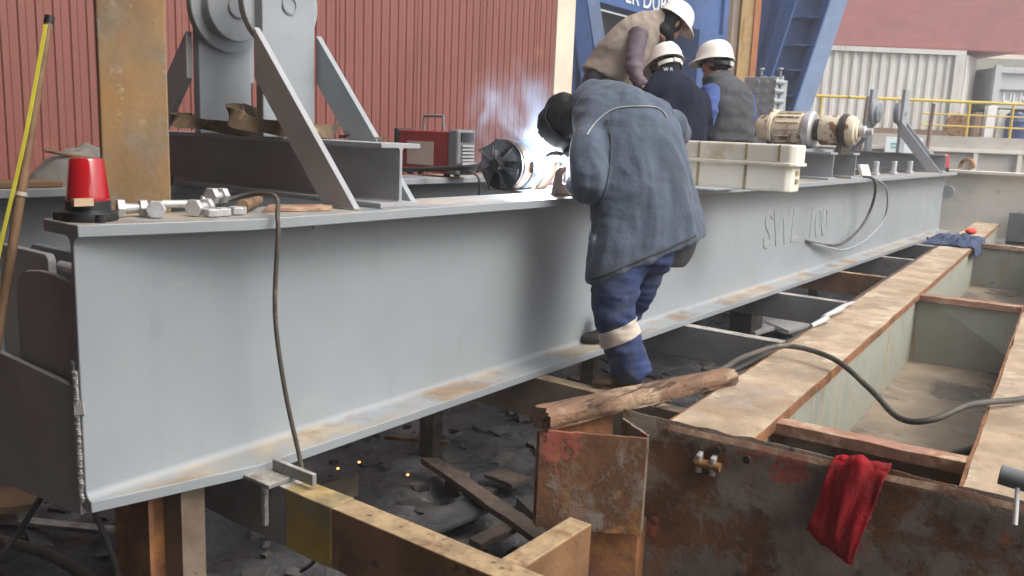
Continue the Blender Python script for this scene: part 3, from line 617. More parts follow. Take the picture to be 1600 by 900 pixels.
# ------------------------------------------------------------------ bearing stands
def ibeam_y(x, y0, y1, z0, z1, hw, mt, name, parent):
    sec = i_section(0, z0, z1, hw, .018, .007, .012)
    return MB().loft([[(x+a, y, b) for a, b in sec] for y in (y0, y1)]).build(name, mt, parent, bevel=.002, smooth=35)
def stand(label, X, BM='beam'):
    t = thing('bearing_stand', label, 'stand', (X, 3.08, 1.4), 'drum bearing stands on the girders')
    ibeam_y(X, 2.30, 3.88, 1.403, 1.642, .105, M[BM], 'base_beam', t)
    for y, sgn in ((2.88, 1), (3.30, -1)):
        p = MB().box(X-.20, X+.06, y-.022, y+.022, 1.643, 2.48).build('post', M['grey'], t, bevel=.004)
        yy = y+sgn*.022
        MB().lathe([(.01, .0), (.185, .0), (.185, .035), (.14, .036), (.14, .085), (.045, .086), (.045, .094), (.01, .095)], (X-.07, yy, 2.17), (0, sgn, 0), n=48).build('hub', M['grey'], t, bevel=.004, smooth=40)
        MB().lathe([(.01, 0), (.032, 0), (.036, .006), (.03, .008), (.028, .002), (.01, .002)], (X-.07, y-sgn*.0225, 2.16), (0, -sgn, 0), n=24).build('boss', M['grey'], t, smooth=40)
        e = 2.30 if sgn > 0 else 3.88
        for sx in (-1, 1):
            xx = X-.235 if sx < 0 else X+.075
            y_ = y-sgn*.024
            MB().prism([(xx, y_+sgn*.01, 2.06), (xx, y_+sgn*.01, 1.87), (xx, e+sgn*.17, 1.405), (xx, e, 1.405)], (.028, 0, 0)).build('brace', M['grey' if sx > 0 else BM], t, bevel=.002)  # left braces take the shade-side tone, right ones the plain grey
            MB().box(min(xx, X-.2 if sx < 0 else X+.06)-.0, max(xx+.028, X-.2 if sx < 0 else X+.06)+.0, y-.02, y+.02, 1.86, 2.05).build('brace_weld', M['weld'], t) if False else None
    MB().box(X-.03, X+.08, 2.31, 2.42, 1.404, 1.421).build('end_pad', M['weld'], t, bevel=.004) if False else None
    MB().box(X-.11, X+.12, 2.29, 2.36, 1.401, 1.4025).build('weld_run', M['weld'], t)
    return t
st1 = stand('tall bearing stand near the rusty pillar, its shaded grey base beam across the girders', 2.40)
for y in (3.25,):
    pass
sb = tag(MB().box(2.16, 2.26, 3.58, 3.70, 1.401, 1.44).build('packing_block', M['darkwood']), 'small dark packing block under the bearing stand base', 'block')
st2 = stand('far bearing stand with two facing discs before the yellow railing', 12.85, 'grey')

# slings round the posts
def sling(name, label, pts, w):
    mb = MB(); pp, _ = spline([Vector(p) for p in pts], [0]*len(pts), 6)
    rings = []
    for i, p in enumerate(pp):
        tdir = (pp[min(i+1, len(pp)-1)]-pp[max(i-1, 0)]).normalized()
        side = tdir.cross(Vector((0, 0, 1))).normalized()*.004
        up = Vector((0, 0, 1))*w*(.5+.06*math.sin(i*.7)) + side*6*math.sin(i*.45)
        rings.append([p-side-up, p+side-up, p+side+up, p-side+up])
    mb.loft(rings); return tag(mb.build(name, M['sling'], smooth=40), label, 'sling', 'webbing slings on the stand')
sling('lifting_sling', 'brown webbing sling slack around the far post of the stand', [(2.20, 3.38, 1.70), (2.10, 3.32, 1.695), (2.09, 3.22, 1.69), (2.18, 3.12, 1.675), (2.34, 3.08, 1.66), (2.50, 3.14, 1.655), (2.53, 3.32, 1.66), (2.42, 3.40, 1.67), (2.22, 3.40, 1.70)], .05)
sling('lifting_sling', 'brown webbing sling looped around the near post of the stand', [(2.20, 2.99, 1.74), (2.11, 2.95, 1.73), (2.09, 2.84, 1.70), (2.18, 2.75, 1.68), (2.34, 2.72, 1.675), (2.49, 2.77, 1.67), (2.52, 2.90, 1.67), (2.42, 2.98, 1.70), (2.22, 3.0, 1.74)], .058)
sling('lifting_sling', 'dark sling tail lying across the base beam', [(2.45, 2.70, 1.655), (2.55, 2.62, 1.66), (2.50, 2.5, 1.655), (2.44, 2.48, 1.655)], .012)

# pillar
mb = MB(); rings = []
pd = Vector((2.9, -1.45, 0)).normalized(); pn = Vector((pd.y*-1, pd.x, 0)); pc = Vector((1.655, 2.845, 0))
for i in range(25):
    z = 4.0*i/24; w_ = lambda k: .0025*noise.noise(Vector((z*3, k*5, 0)))
    rings.append([pc-pd*(.108+w_(1))+Vector((0,0,z)), pc+pd*(.108+w_(2))+Vector((0,0,z)), pc+pd*.108+pn*.2+Vector((0,0,z)), pc-pd*.108+pn*.2+Vector((0,0,z))])
mb.loft(rings); pl = tag(mb.build('pillar', M['pillar'], bevel=.006), 'tall square rusty brown steel pillar behind the front girder end', 'pillar')

# ------------------------------------------------------------------ small things on the front girder
bc = thing('beacon_light', 'red warning beacon with black base on the girder end', 'beacon', (1.285, 2.47, 1.4))
bo = Vector((1.285, 2.472, 1.4005))
MB().lathe([(.01, 0), (.078, 0), (.080, .006), (.076, .026), (.062, .028), (.061, .058), (.01, .058)], bo, (0,0,1)).build('base', M['blackplastic'], bc, bevel=.002, smooth=35)
MB().lathe([(.001, .0585), (.058, .0585), (.0585, .065), (.056, .075), (.046, .172), (.042, .178), (.001, .180)], bo, (0,0,1), n=48).build('lens', M['redplastic'], bc, smooth=30)
for a in (.4, 2.5, 4.6):
    d = Vector((math.cos(a), math.sin(a), 0)); c = bo+d*.082
    MB().lathe([(.001, 0), (.013, 0), (.013, .022), (.001, .022)], c, (0,0,1), n=16).build('mounting_ear', M['blackplastic'], bc, smooth=35)
MB().box(bo.x-.075, bo.x-.02, bo.y-.0675, bo.y-.05, bo.z+.047, bo.z+.068, None).build('tape_label', mat('buff_tape', (.5,.36,.22), .6), bc)
def bolt(label, p, ang, L=.13, roll=0., nut=True):
    t = thing('hex_bolt', label, 'bolt', p, 'loose bolts on the girder')
    d = Vector((math.cos(ang), math.sin(ang), 0)); L *= .85; o = Vector(p)+Vector((0, 0, .0255))
    MB().cyl(o, o+d*.022, .0295, n=6).build('head', M['galv'], t, bevel=.003)
    MB().tube([o+d*.022, o+d*L], .0135, n=14, smooth=False).build('shank', M['galv'], t, smooth=40)
    if nut: MB().lathe([(.0145, .0), (.0275, 0), (.0275, .022), (.0145, .022)], o+d*(L-.03), d, n=6).build('nut', M['galv'], t, bevel=.003)
    return t
bolt('galvanised bolt with nut right beside the red beacon, its shank to the right', (1.385, 2.50, 1.402), -.35, .11)
bolt('galvanised bolt whose hex head faces out, between beacon and stick', (1.455, 2.405, 1.402), .95, .11, nut=False)
bolt('galvanised bolt lying at the back of the small pile with long shank', (1.70, 2.50, 1.402), 2.75, .17, nut=False)
bolt('galvanised bolt with nut at the front of the small pile', (1.575, 2.40, 1.402), .45, .12)
bolt('galvanised bolt standing out behind the pile near the stick', (1.685, 2.47, 1.43), .2, .09)
for p, lab in (((1.66, 2.37, 1.402), 'hex nut lying flat at the front of the bolt pile'), ((1.73, 2.385, 1.402), 'hex nut lying flat at the right end of the bolt pile'), ((1.625, 2.365, 1.402), 'hex nut tipped against the pile front')):
    tag(MB().lathe([(.015, 0), (.030, 0), (.030, .025), (.015, .025)], p, (0,0,1), n=6).build('hex_nut', M['galv'], bevel=.004), lab, 'nut', 'loose nuts on the girder')
st_ = tag(MB().tube([(1.96, 2.575, 1.425), (1.76, 2.40, 1.425)], [.015, .022], n=14, smooth=False).build('stick', M['wood'], bevel=.002, smooth=40), 'short round wooden stick with pale cut end on the girder', 'stick')
rp = tag(MB().prism([(1.845, 2.40, 1.402), (2.08, 2.33, 1.402), (2.17, 2.42, 1.402), (1.97, 2.53, 1.402)], (0, 0, .01)).build('rusty_plate', M['redtop'], bevel=.001), 'thin rusty plate lying on the girder beside the stick', 'plate')
cb = tag(MB().tube([(1.72, 2.50, 1.412), (1.80, 2.53, 1.435), (1.86, 2.49, 1.455), (1.86, 2.38, 1.462), (1.80, 2.27, 1.452), (1.755, 2.215, 1.41), (1.745, 2.20, 1.35), (1.735, 2.205, 1.1), (1.755, 2.185, .85), (1.80, 2.165, .60), (1.835, 2.16, .42), (1.90, 2.2, .2), (2.0, 2.4, .03)], .0076, n=10).build('cable', M['hose'], smooth=60), 'brown cable hanging down the web of the front girder', 'cable')

# welding lug
lg = MB()
def lugpoly(r0=.058, n=14):
    p = [(-.085, 0), (.085, 0)]
    p += [(r0*math.cos(a), .085+r0*math.sin(a)) for a in [.15+k*(PI-.3)/n for k in range(n+1)]]
    return p
lp = lugpoly(); hole = [(.022*math.cos(2*PI*k/24), .085+.03*math.sin(2*PI*k/24)) for k in range(24)]
def plate_hole(outer, hole, c, u, v, w, th):
    bm = bmesh.new(); vo = [bm.verts.new(Vector(c)+u*a+v*b) for a, b in outer]; vh = [bm.verts.new(Vector(c)+u*a+v*b) for a, b in hole]
    eo = [bm.edges.new((vo[i], vo[(i+1) % len(vo)])) for i in range(len(vo))]; eh = [bm.edges.new((vh[i], vh[(i+1) % len(vh)])) for i in range(len(vh))]
    r = bmesh.ops.triangle_fill(bm, edges=eo+eh, use_beauty=True)
    fs = [f for f in r['geom'] if isinstance(f, bmesh.types.BMFace)]
    ex = bmesh.ops.extrude_face_region(bm, geom=fs); bmesh.ops.translate(bm, vec=w*th, verts=[e for e in ex['geom'] if isinstance(e, bmesh.types.BMVert)])
    mb = MB(); bm.verts.index_update(); mb.add([x.co for x in bm.verts], [[q.index for q in f.verts] for f in bm.faces]); bm.free(); return mb
plate_hole(lp, hole, (3.63, 2.36, 1.401), Vector((1,0,0)), Vector((0,0,1)), Vector((0,1,0)), .022)
lgo = plate_hole(lp, hole, (3.63, 2.36, 1.4015), Vector((1,0,0)), Vector((0,0,1)), Vector((0,1,0)), .024).build('lifting_lug', M['lug'], bevel=.002)
tag(lgo, 'brown steel lug with a round hole standing below the welding arc', 'lug')

# motor being welded
mo = thing('motor', 'round sooty motor with bare black fan blades on the front girder', 'motor', (3.8, 2.68, 1.4))
MC = Vector((3.55, 2.69, 1.535))
AXM = Vector((1, .06, 0)).normalized()
MB().lathe([(.01, 0), (.118, 0), (.13, .012), (.132, .07), (.122, .075), (.122, .10), (.01, .10)], MC, AXM, n=48).build('rear_ring', M['motorbrown'], mo, bevel=.002, smooth=40)
MB().lathe([(.01, 0), (.126, 0), (.134, .01), (.134, .12), (.126, .13), (.01, .13)], MC+AXM*.101, AXM, n=48).build('housing', M['motorblack'], mo, bevel=.002, smooth=40)
MB().lathe([(.01, 0), (.138, 0), (.140, .006), (.140, .075), (.136, .08), (.01, .08)], MC+AXM*.232, AXM, n=48).build('weld_band', M['motorbrown'], mo, bevel=.002, smooth=40)
MB().lathe([(.01, 0), (.128, 0), (.128, .5), (.11, .52), (.01, .52)], MC+AXM*.313, AXM, n=48).build('front_housing', M['galv'], mo, bevel=.002, smooth=40)
MB().lathe([(.001, 0), (.03, .0), (.034, .01), (.034, .075), (.001, .075)], MC-AXM*.076, AXM, n=24).build('fan_hub', M['blackplastic'], mo, smooth=40)
sd = AXM.cross(Vector((0,0,1))).normalized()
for k in range(7):
    a = 2*PI*k/7+.35
    d = (sd*math.cos(a)+Vector((0,0,1))*math.sin(a)); tt = (-sd*math.sin(a)+Vector((0,0,1))*math.cos(a))
    c = MC-AXM*.045
    r0, r1 = .03, .122
    pts = [c+d*r0+tt*.010-AXM*.025, c+d*r1+tt*.055-AXM*.012, c+d*r1+tt*-.02+AXM*.035, c+d*r0-tt*.010+AXM*.03]
    nrm = (pts[1]-pts[0]).cross(pts[3]-pts[0]).normalized()*.005
    MB().prism(pts, nrm).build('fan_blade', M['motorblack'], mo, bevel=.001)
MB().lathe([(.121, -.01), (.128, -.01), (.128, -.001), (.121, -.001)], MC, AXM, n=48).build('fan_rim', M['motorblack'], mo, smooth=40)
MB().box(3.60, 4.05, 2.46, 2.84, 1.4012, 1.4075).build('base_plate', M['grey'], mo)
MB().box(3.86, 3.95, 2.58, 2.80, 1.408, 1.43).build('foot', M['lug'], mo)
MB().box(3.62, 3.70, 2.545, 2.575, 1.50, 1.56).build('terminal_tab', M['motorblack'], mo, bevel=.004)
tag(MB().tube([(3.62, 2.555, 1.403), (3.63, 2.55, 1.42), (3.645, 2.55, 1.435)], [.005, .007, .002]).build('small_flame', M['flame']), 'tiny yellow flame licking under the motor', 'flame')

# welding machine on the second girder
wm = thing('welding_machine', 'red welding machine with grey front and carry handle on the rear girder', 'welder set', (4.35, 3.8, 1.4))
MB().box(4.20, 4.35, 3.62, 4.05, 1.425, 1.69).build('body', M['redmachine'], wm, bevel=.01)
MB().box(4.188, 4.362, 3.53, 3.615, 1.42, 1.705).build('front_panel', M['greyplastic'], wm, bevel=.015)
MB().box(4.192, 4.358, 4.055, 4.09, 1.43, 1.70).build('rear_panel', M['blackplastic'], wm, bevel=.01)
MB().box(4.1965, 4.1995, 3.74, 3.97, 1.47, 1.62).build('paper_label', M['paperlabel'], wm)
for i in range(5): MB().box(4.22, 4.335, 3.515, 3.528, 1.51+i*.022, 1.52+i*.022).build('vent_slat', M['silver'], wm)
MB().box(4.215, 4.335, 3.52, 3.528, 1.63, 1.685).build('display', M['blackplastic'], wm)
MB().box(4.195, 4.355, 3.49, 3.529, 1.485, 1.5).build('shelf', M['silver'], wm)
for xx in (4.24, 4.31): MB().cyl((xx, 3.528, 1.45), (xx, 3.50, 1.45), .018, n=16).build('socket', M['blackplastic'], wm)
MB().tube([(4.275, 3.90, 1.69), (4.275, 3.895, 1.785), (4.275, 3.73, 1.785), (4.275, 3.725, 1.69)], .011, smooth=False).build('carry_handle', M['greyplastic'], wm)
for yy in (3.63, 3.95): 
    for xx in (4.21, 4.31): MB().box(xx, xx+.03, yy, yy+.03, 1.403, 1.43).build('foot', M['black'], wm)
tag(MB().tube([(4.0, 4.0, 1.43), (3.95, 3.7, 1.45), (4.0, 3.45, 1.47), (4.0, 3.2, 1.5), (4.0, 3.05, 1.57), (4.05, 2.95, 1.6)], .016).build('welding_cable', M['black'], smooth=60), 'thick black welding cable from behind the stand to the motor', 'cable')
tag(MB().tube([(4.26, 3.50, 1.45), (4.25, 3.40, 1.4), (4.3, 3.45, 1.2), (4.3, 3.5, .8)], .008).build('thin_lead', M['hose'], smooth=60), 'thin lead hanging from the welding machine sockets', 'cable')

# white plastic box
wb = thing('plastic_box', 'long stained cream plastic box overhanging the girder in front of the workers', 'box', (5.5, 2.3, 1.4))
MB().prism([(5.29, 1.83, 1.403), (5.32, 1.80, 1.403), (5.47, 1.80, 1.403), (5.47, 2.66, 1.403), (5.29, 2.66, 1.403)], (0, 0, .17)).build('body', M['boxwhite'], wb, bevel=.01)
MB().prism([(5.28, 1.81, 1.58), (5.31, 1.78, 1.58), (5.48, 1.78, 1.58), (5.48, 2.67, 1.58), (5.28, 2.67, 1.58)], (0, 0, .115)).build('lid', M['boxwhite'], wb, bevel=.012)
MB().prism([(5.27, 1.805, 1.562), (5.30, 1.77, 1.562), (5.49, 1.77, 1.562), (5.49, 2.68, 1.562), (5.27, 2.68, 1.562)], (0, 0, .022)).build('rim', M['boxwhite'], wb, bevel=.006)
for y in (1.87, 2.08, 2.40): 
    MB().box(5.274, 5.2795, y, y+.014, 1.59, 1.69).build('groove', M['slot'], wb)
    if y > 2: MB().box(5.283, 5.2895, y, y+.016, 1.405, 1.56).build('groove', M['slot'], wb)
for z in (1.455, 1.505): MB().box(5.38, 5.43, 1.793, 1.7995, z, z+.03).build('slot', M['slot'], wb)
tag(MB().box(5.0, 5.28, 2.12, 2.52, 1.375, 1.402).build('bracket_plate', M['grey'], bevel=.004) if False else MB().box(4.95, 5.26, 2.14, 2.36, 1.4015, 1.412).build('bracket_plate', M['grey'], bevel=.003), 'flat grey plate lying on the girder edge beside the cream box', 'plate')

# winch base and gear motor
wbase = thing('winch_base', 'two short grey I beams across the girders under the gear motor', 'base frame', (8.2, 3.0, 1.4))
for x in (7.85, 8.55): ibeam_y(x, 2.30, 3.9, 1.402, 1.64, .11, M['grey'], 'cross_beam', wbase)
for x in (7.98,): MB().prism([(x, 2.62, 1.405), (x, 2.32, 1.405), (x, 2.62, 1.60)], (.02, 0, 0)).build('gusset', M['grey'], wbase)
MB().box(7.75, 8.66, 2.55, 3.85, 1.6415, 1.66).build('top_plate', M['grey'], wbase)
gm = thing('gear_motor', 'rust stained cream gear motor lying on the winch base', 'gear motor', (8.2, 2.7, 1.66))
GO = Vector((8.2, 3.2, 1.835)); GA = Vector((0, -1, .0))
def gl(name, prof, mt, y): return MB().lathe(prof, (8.2, y, 1.835), GA, n=36).build(name, M[mt], gm, bevel=.003, smooth=40)
gl('gear_housing', [(.01, 0), (.10, 0), (.125, .03), (.135, .13), (.01, .13)], 'gearcream', 3.14)
gl('flange', [(.01, 0), (.175, 0), (.175, .035), (.01, .035)], 'gearcream', 3.005)
gl('motor_body', [(.01, 0), (.145, 0), (.15, .02), (.15, .26), (.14, .27), (.01, .27)], 'gearcream', 2.965)
for k in range(16):
    a = 2*PI*k/16; d = Vector((math.cos(a), 0, math.sin(a))); n_ = Vector((-math.sin(a), 0, math.cos(a)))*.006
    c = Vector((8.2, 0, 1.835))
    MB().prism([c+d*.149+Vector((0, 2.94, 0))-n_/2, c+d*.166+Vector((0, 2.94, 0))-n_/2, c+d*.166+Vector((0, 2.72, 0))-n_/2, c+d*.149+Vector((0, 2.72, 0))-n_/2], n_).build('fin', M['gearcream'], gm)
gl('coupling_ring', [(.01, 0), (.16, 0), (.17, .02), (.17, .07), (.15, .09), (.01, .09)], 'silver', 2.69)
gl('neck', [(.01, 0), (.10, 0), (.10, .05), (.01, .05)], 'oily', 2.595)
gl('brake_body', [(.01, 0), (.13, 0), (.135, .01), (.135, .17), (.01, .18)], 'gearcream', 2.54)
gl('brake_ring', [(.01, 0), (.15, 0), (.15, .045), (.01, .045)], 'oily', 2.355)
gl('end_bell', [(.01, 0), (.135, 0), (.14, .03), (.12, .075), (.10, .08), (.09, .10), (.01, .10)], 'gearcream', 2.305)
gl('shaft', [(.01, 0), (.05, 0), (.05, .05), (.03, .055), (.03, .11), (.01, .11)], 'silver', 2.20)
MB().prism([(8.1, 2.36, 1.74), (8.3, 2.36, 1.74), (8.34, 2.36, 1.625), (8.06, 2.36, 1.625)], (0, -.05, 0)).build('foot_bracket', M['oily'], gm)
MB().box(8.05, 8.35, 2.98, 3.0, 1.662, 1.72).build('foot_bracket', M['oily'], gm)
for z, x in ((1.80, 8.05), (1.86, 8.04), (1.78, 8.12)): MB().ell((x, 3.17, z), .045, .05, .035).build('rusty_fitting', M['gearrust'], gm, smooth=60)
vb = thing('valve_block', 'grey hydraulic valve block with knobs behind the gear motor', 'valve block', (8.9, 3.4, 1.66))
MB().box(8.78, 8.86, 3.22, 3.56, 1.95, 2.36).build('end_plate', M['grey'], vb, bevel=.005)
MB().box(8.865, 9.05, 3.20, 3.50, 1.96, 2.34).build('manifold', M['grey'], vb, bevel=.005)
k = 0
for yy in (3.24, 3.33, 3.42):
    for zz in (2.02, 2.12, 2.22, 2.31):
        MB().cyl((8.90, yy-.05 if yy < 3.3 else yy, zz), (8.765, yy, zz), .028, n=8).build('valve', M['grey'], vb, bevel=.003)
    MB().cyl((8.95, yy, 2.34), (8.95, yy, 2.38), .03, n=12).build('valve_cap', M['grey'], vb)
for yy in (3.25, 3.45):
    MB().tube([(8.95, yy, 2.38), (8.95, yy, 2.44)], .012, smooth=False).build('knob_stem', M['grey'], vb); MB().ell((8.95, yy, 2.45), .028, .028, .016, n=10, m=6).build('knob', M['grey'], vb)
tk = thing('oil_tank', 'grey steel oil tank under the valve block', 'tank', (8.95, 3.45, 1.66))
MB().box(8.70, 9.2, 3.15, 3.8, 1.402, 1.945).build('shell', M['grey'], tk, bevel=.008)
MB().cyl((8.8, 3.7, 1.946), (8.8, 3.7, 1.975), .04).build('filler_cap', M['blackplastic'], tk)
for x, lab in ((9.95, 'grey threaded stud on the girder, first right of the white scrap'), (10.75, 'grey threaded stud on the girder, middle of three'), (11.55, 'grey threaded stud on the girder, nearest the far stand')):
    t = thing('threaded_stud', lab, 'stud', (x, 2.46, 1.4), 'studs on the far girder flange')
    MB().cyl((x, 2.46, 1.401), (x, 2.46, 1.43), .05, n=6).build('nut', M['galv'], t, bevel=.003); MB().cyl((x, 2.46, 1.43), (x, 2.46, 1.55), .03, n=14).build('rod', M['galv'], t, bevel=.006)
tag(MB().prism([(9.25, 2.4, 1.402), (9.4, 2.36, 1.402), (9.46, 2.42, 1.52), (9.3, 2.46, 1.52)], (.01, .03, 0)).build('scrap_tile', M['boxwhite']), 'tilted white scrap left of the threaded studs', 'scrap')
rb2 = thing('beacon_light', 'small blurred red beacon at the far end of the girder', 'beacon', (13.4, 2.36, 1.4))
MB().lathe([(.001, 0), (.075, 0), (.075, .06), (.001, .06)], (13.42, 2.42, 1.401), (0,0,1)).build('base', M['blackplastic'], rb2)
MB().lathe([(.001, .061), (.07, .061), (.055, .24), (.001, .25)], (13.42, 2.42, 1.401), (0,0,1)).build('lens', M['redplastic'], rb2, smooth=40)
tag(MB().tube([(8.85, 2.30, 1.415), (8.9, 2.22, 1.40), (9.05, 2.22, 1.28), (9.15, 2.27, 1.08), (8.95, 2.3, .9), (8.45, 2.33, .78), (7.9, 2.36, .82), (7.58, 2.395, .87)], .013).build('looped_lead', M['hose'], smooth=60), 'dark lead looping down the web beside the raised lettering', 'cable', 'looping leads on the web')
tag(MB().tube([(8.95, 2.32, 1.415), (9.0, 2.23, 1.40), (9.4, 2.2, 1.28), (9.7, 2.25, 1.0), (9.3, 2.28, .80), (8.6, 2.31, .72), (8.0, 2.34, .79), (7.58, 2.397, .87)], .010).build('looped_lead', M['grey'], smooth=60), 'pale grey lead looping wider down the web beside the lettering', 'cable', 'looping leads on the web')

# left rear girder clutter
def heap(name, mt, c, rx, ry, h, seed, label, cat):
    mb = MB(); n, m = 40, 24; vs = []
    for j in range(m+1):
        for i in range(n):
            a = 2*PI*i/n; r = j/m
            rr = r*(1+.18*noise.noise(Vector((math.cos(a)*1.5, math.sin(a)*1.5, seed))))
            x = c[0]+rx*rr*math.cos(a); y = c[1]+ry*rr*math.sin(a)
            z = h*(1-r**2.2)*(1+.5*noise.noise(Vector((x*6, y*6, seed))))+.025*(1-r)**.3*(1-2*abs(noise.noise(Vector((x*13, y*13, seed+3)))))*(1 if r < .95 else .2)
            vs.append((x, y, c[2]+max(0, z)))
    fs = [(j*n+i, j*n+(i+1) % n, (j+1)*n+(i+1) % n, (j+1)*n+i) for j in range(m) for i in range(n)]
    fs.append(tuple(range(m*n, m*n+n)))
    mb.add(vs, fs); return tag(mb.build(name, mt, smooth=70), label, cat)
heap('canvas_heap', M['tarp'], (1.99, 3.84, 1.402), .25, .14, .15, 3, 'crumpled grey canvas on the rear girder behind the beacon', 'canvas')
tag(MB().box(1.5, 1.79, 3.64, 3.80, 1.402, 1.425).build('board', M['wood'], bevel=.003), 'short brown board on the rear girder at the left edge', 'board')
tag(MB().tube([(1.80, 3.80, 1.545), (2.02, 3.72, 1.50)], .009, smooth=False).build('stick', M['wood']), 'thin reddish stick lying on the grey canvas', 'stick')
t = bolt('galvanised bolt on the rear girder in front of the canvas', (1.93, 3.66, 1.402), 2.9, .10, nut=False)
tag(MB().lathe([(.012, 0), (.026, 0), (.026, .025), (.012, .025)], (2.0, 3.66, 1.402), (0,0,1), n=6).build('hex_nut', M['galv'], bevel=.003), 'hex nut on the rear girder right of the bolt', 'nut')
# pole with tape
pa = ad(76, 36, 2.66); pb = ad(-6, 540, 2.62)
pole = thing('pole', 'brown wooden pole leaning at the left edge of the picture', 'pole', pb)
dp = (pa-pb)
MB().tube([pb-dp*1.12, pb+dp*.5, pa], [.016, .014, .0125], n=14, smooth=False).build('shaft', M['bamboo'], pole, smooth=50)
MB().cyl(pa-dp*.001, pa+dp.normalized()*.022, .0145, n=14).build('end_cap', M['blackplastic'], pole, smooth=50)
k_ = pb+dp*.46; MB().cyl(k_, k_+dp.normalized()*.012, .0175, n=14).build('tape_ring', M['reflect'], pole, smooth=50)
ta = ad(71, 38, 2.63); tb = ad(-2, 395, 2.57); tc_ = ad(-22, 520, 2.55)
sdv = Vector((.6, -.8, 0))*.0055
mb = MB(); pts, _ = spline([ta, ta.lerp(tb, .5)+Vector((.002, -.012, 0)), tb, tc_], [0]*4, 6)
mb.loft([[p-sdv, p+sdv, p+sdv+Vector((.002,.001,.0)), p-sdv+Vector((.002,.001,.0))] for p in pts]); tag(mb.build('measuring_tape', M['tape']), 'yellow measuring tape stretched down along the wooden pole', 'tape measure')

# ================================================================== RUSTY FRAME
fa = R(3.7)
FE = Vector((math.cos(fa), math.sin(fa), 0)); FN = Vector((math.sin(fa), -math.cos(fa), 0)); FO = Vector((2.735, 1.285, 0))
def fp(a, b, z): return FO+FE*a+FN*b+Vector((0, 0, z))
def fbox(a0, a1, b0, b1, z0, z1, na=1, wob=0, seed=0):
    mb = MB(); rings = []
    for i in range(na+1):
        a = a0+(a1-a0)*i/na
        w = (lambda k: wob*noise.noise(Vector((a*2.3, k*7.1, seed)))+wob*.6*noise.noise(Vector((a*9, k*3.3, seed+2)))) if wob else (lambda k: 0)
        rings.append([fp(a, b0+w(0), z0), fp(a, b1+w(1), z0), fp(a, b1+w(1), z1+w(2)*.5), fp(a, b0+w(0), z1+w(3)*.5)])
    return mb.loft(rings)
rf = thing('rusted_frame', 'long rusty steel frame with open bays in front of the grey girder', 'steel frame', fp(5, .6, 0))
ZF = .70; LEN = 11.3
fbox(.02, LEN, .0, .30, ZF-.022, ZF, 90, .008, 1).build('top_plate', M['dustrust'], rf, bevel=.002)
fbox(.02, LEN, .945, 1.25, ZF-.022, ZF, 90, .008, 2).build('top_plate', M['dustrust'], rf, bevel=.002)
fbox(.02, LEN, .301, .310, ZF-.034, ZF+.001, 120, .004, 11).build('edge_strip', M['rust'], rf)
fbox(.02, LEN, .935, .944, ZF-.034, ZF+.001, 120, .004, 12).build('edge_strip', M['rust'], rf)
fbox(.02, LEN, -.008, -.001, ZF-.034, ZF+.001, 120, .004, 13).build('edge_strip', M['rust'], rf)
fbox(.02, LEN, .262, .285, .20, ZF-.0225).build('inner_wall', M['flake'], rf)
fbox(.02, LEN, .03, .05, .20, ZF-.0225).build('outer_wall', M['rust'], rf)
fbox(.02, LEN, .965, .985, .20, ZF-.0225).build('inner_wall', M['flake'], rf)
fbox(.02, LEN, 1.21, 1.23, .20, ZF-.0225).build('outer_wall', M['rust'], rf)
fbox(.02, LEN, .286, .964, .19, .215, 1).build('floor', M['mud'], rf)
# crossplates with bar tops
for a0, c in ((.30, 'redtop'), (3.78, 'redtop'), (8.05, 'redtop')):
    d = a0 < 1
    fbox(a0, a0+.016, .288, .962, .217, ZF-.05).build('bay_plate', M['flake' if not d else 'peel'], rf)
    mb = MB(); rings = []
    for i in range(13):
        b = .302+(.943-.302)*i/12; w = .004*noise.noise(Vector((b*9, a0, 1)))
        wd = .075 if d else .10
        rings.append([fp(a0-.03+w, b, ZF-.048), fp(a0-.03+wd+w, b, ZF-.048), fp(a0-.03+wd+w, b, ZF-.004+w), fp(a0-.03+w, b, ZF-.004+w)])
    mb.loft(rings).build('bay_bar', M['redtop'], rf, bevel=.003)
# front plate with wavy lip
mb = MB(); rings = []
for i in range(61):
    b = -.17+1.9*i/60
    lip = .012*noise.noise(Vector((b*4, 1, 5)))+.006*noise.noise(Vector((b*15, 2, 5)))
    wv = .006*noise.noise(Vector((b*3, 8, 1)))
    rings.append([fp(-.03+wv, b, .02), fp(-.014+wv, b, .02), fp(-.014+wv, b, ZF-.06), fp(-.004+lip*.5, b, ZF+.012+lip), fp(-.012+lip*.5, b, ZF+.014+lip), fp(-.030+wv, b, ZF-.055)])
mb.loft(rings).build('front_plate', M['peel'], rf, bevel=.001, smooth=50)
mb = MB(); rings = []
for i in range(41):
    b = .02+1.6*i/40; lip = .010*noise.noise(Vector((b*5, 4, 2)))
    rings.append([fp(-.040+lip, b, ZF-.012), fp(-.034+lip, b, ZF-.014), fp(-.030+lip*.6, b, ZF+.006+lip*.6), fp(-.034+lip*.6, b, ZF+.007+lip*.6)])
mb.loft(rings).build('torn_lip', M['redtop'], rf)
for b, z in ((.20, .655), (.305, .648)):
    MB().lathe([(.001, 0), (.015, 0), (.014, .01), (.001, .012)], fp(-.036, b, z), -FE, n=12).build('rivet', M['oily'], rf, smooth=40)
for b in (.135, .185):
    MB().prism([fp(-.035, b, .56), fp(-.06, b, .565), fp(-.065, b, .63), fp(-.035, b, .64)], FN*.018).build('hinge_lug', M['weld'], rf, bevel=.005)
MB().cyl(fp(-.05, .125, .60), fp(-.05, .22, .60), .016, n=12).build('hinge_pin', M['gearrust'], rf, smooth=40)
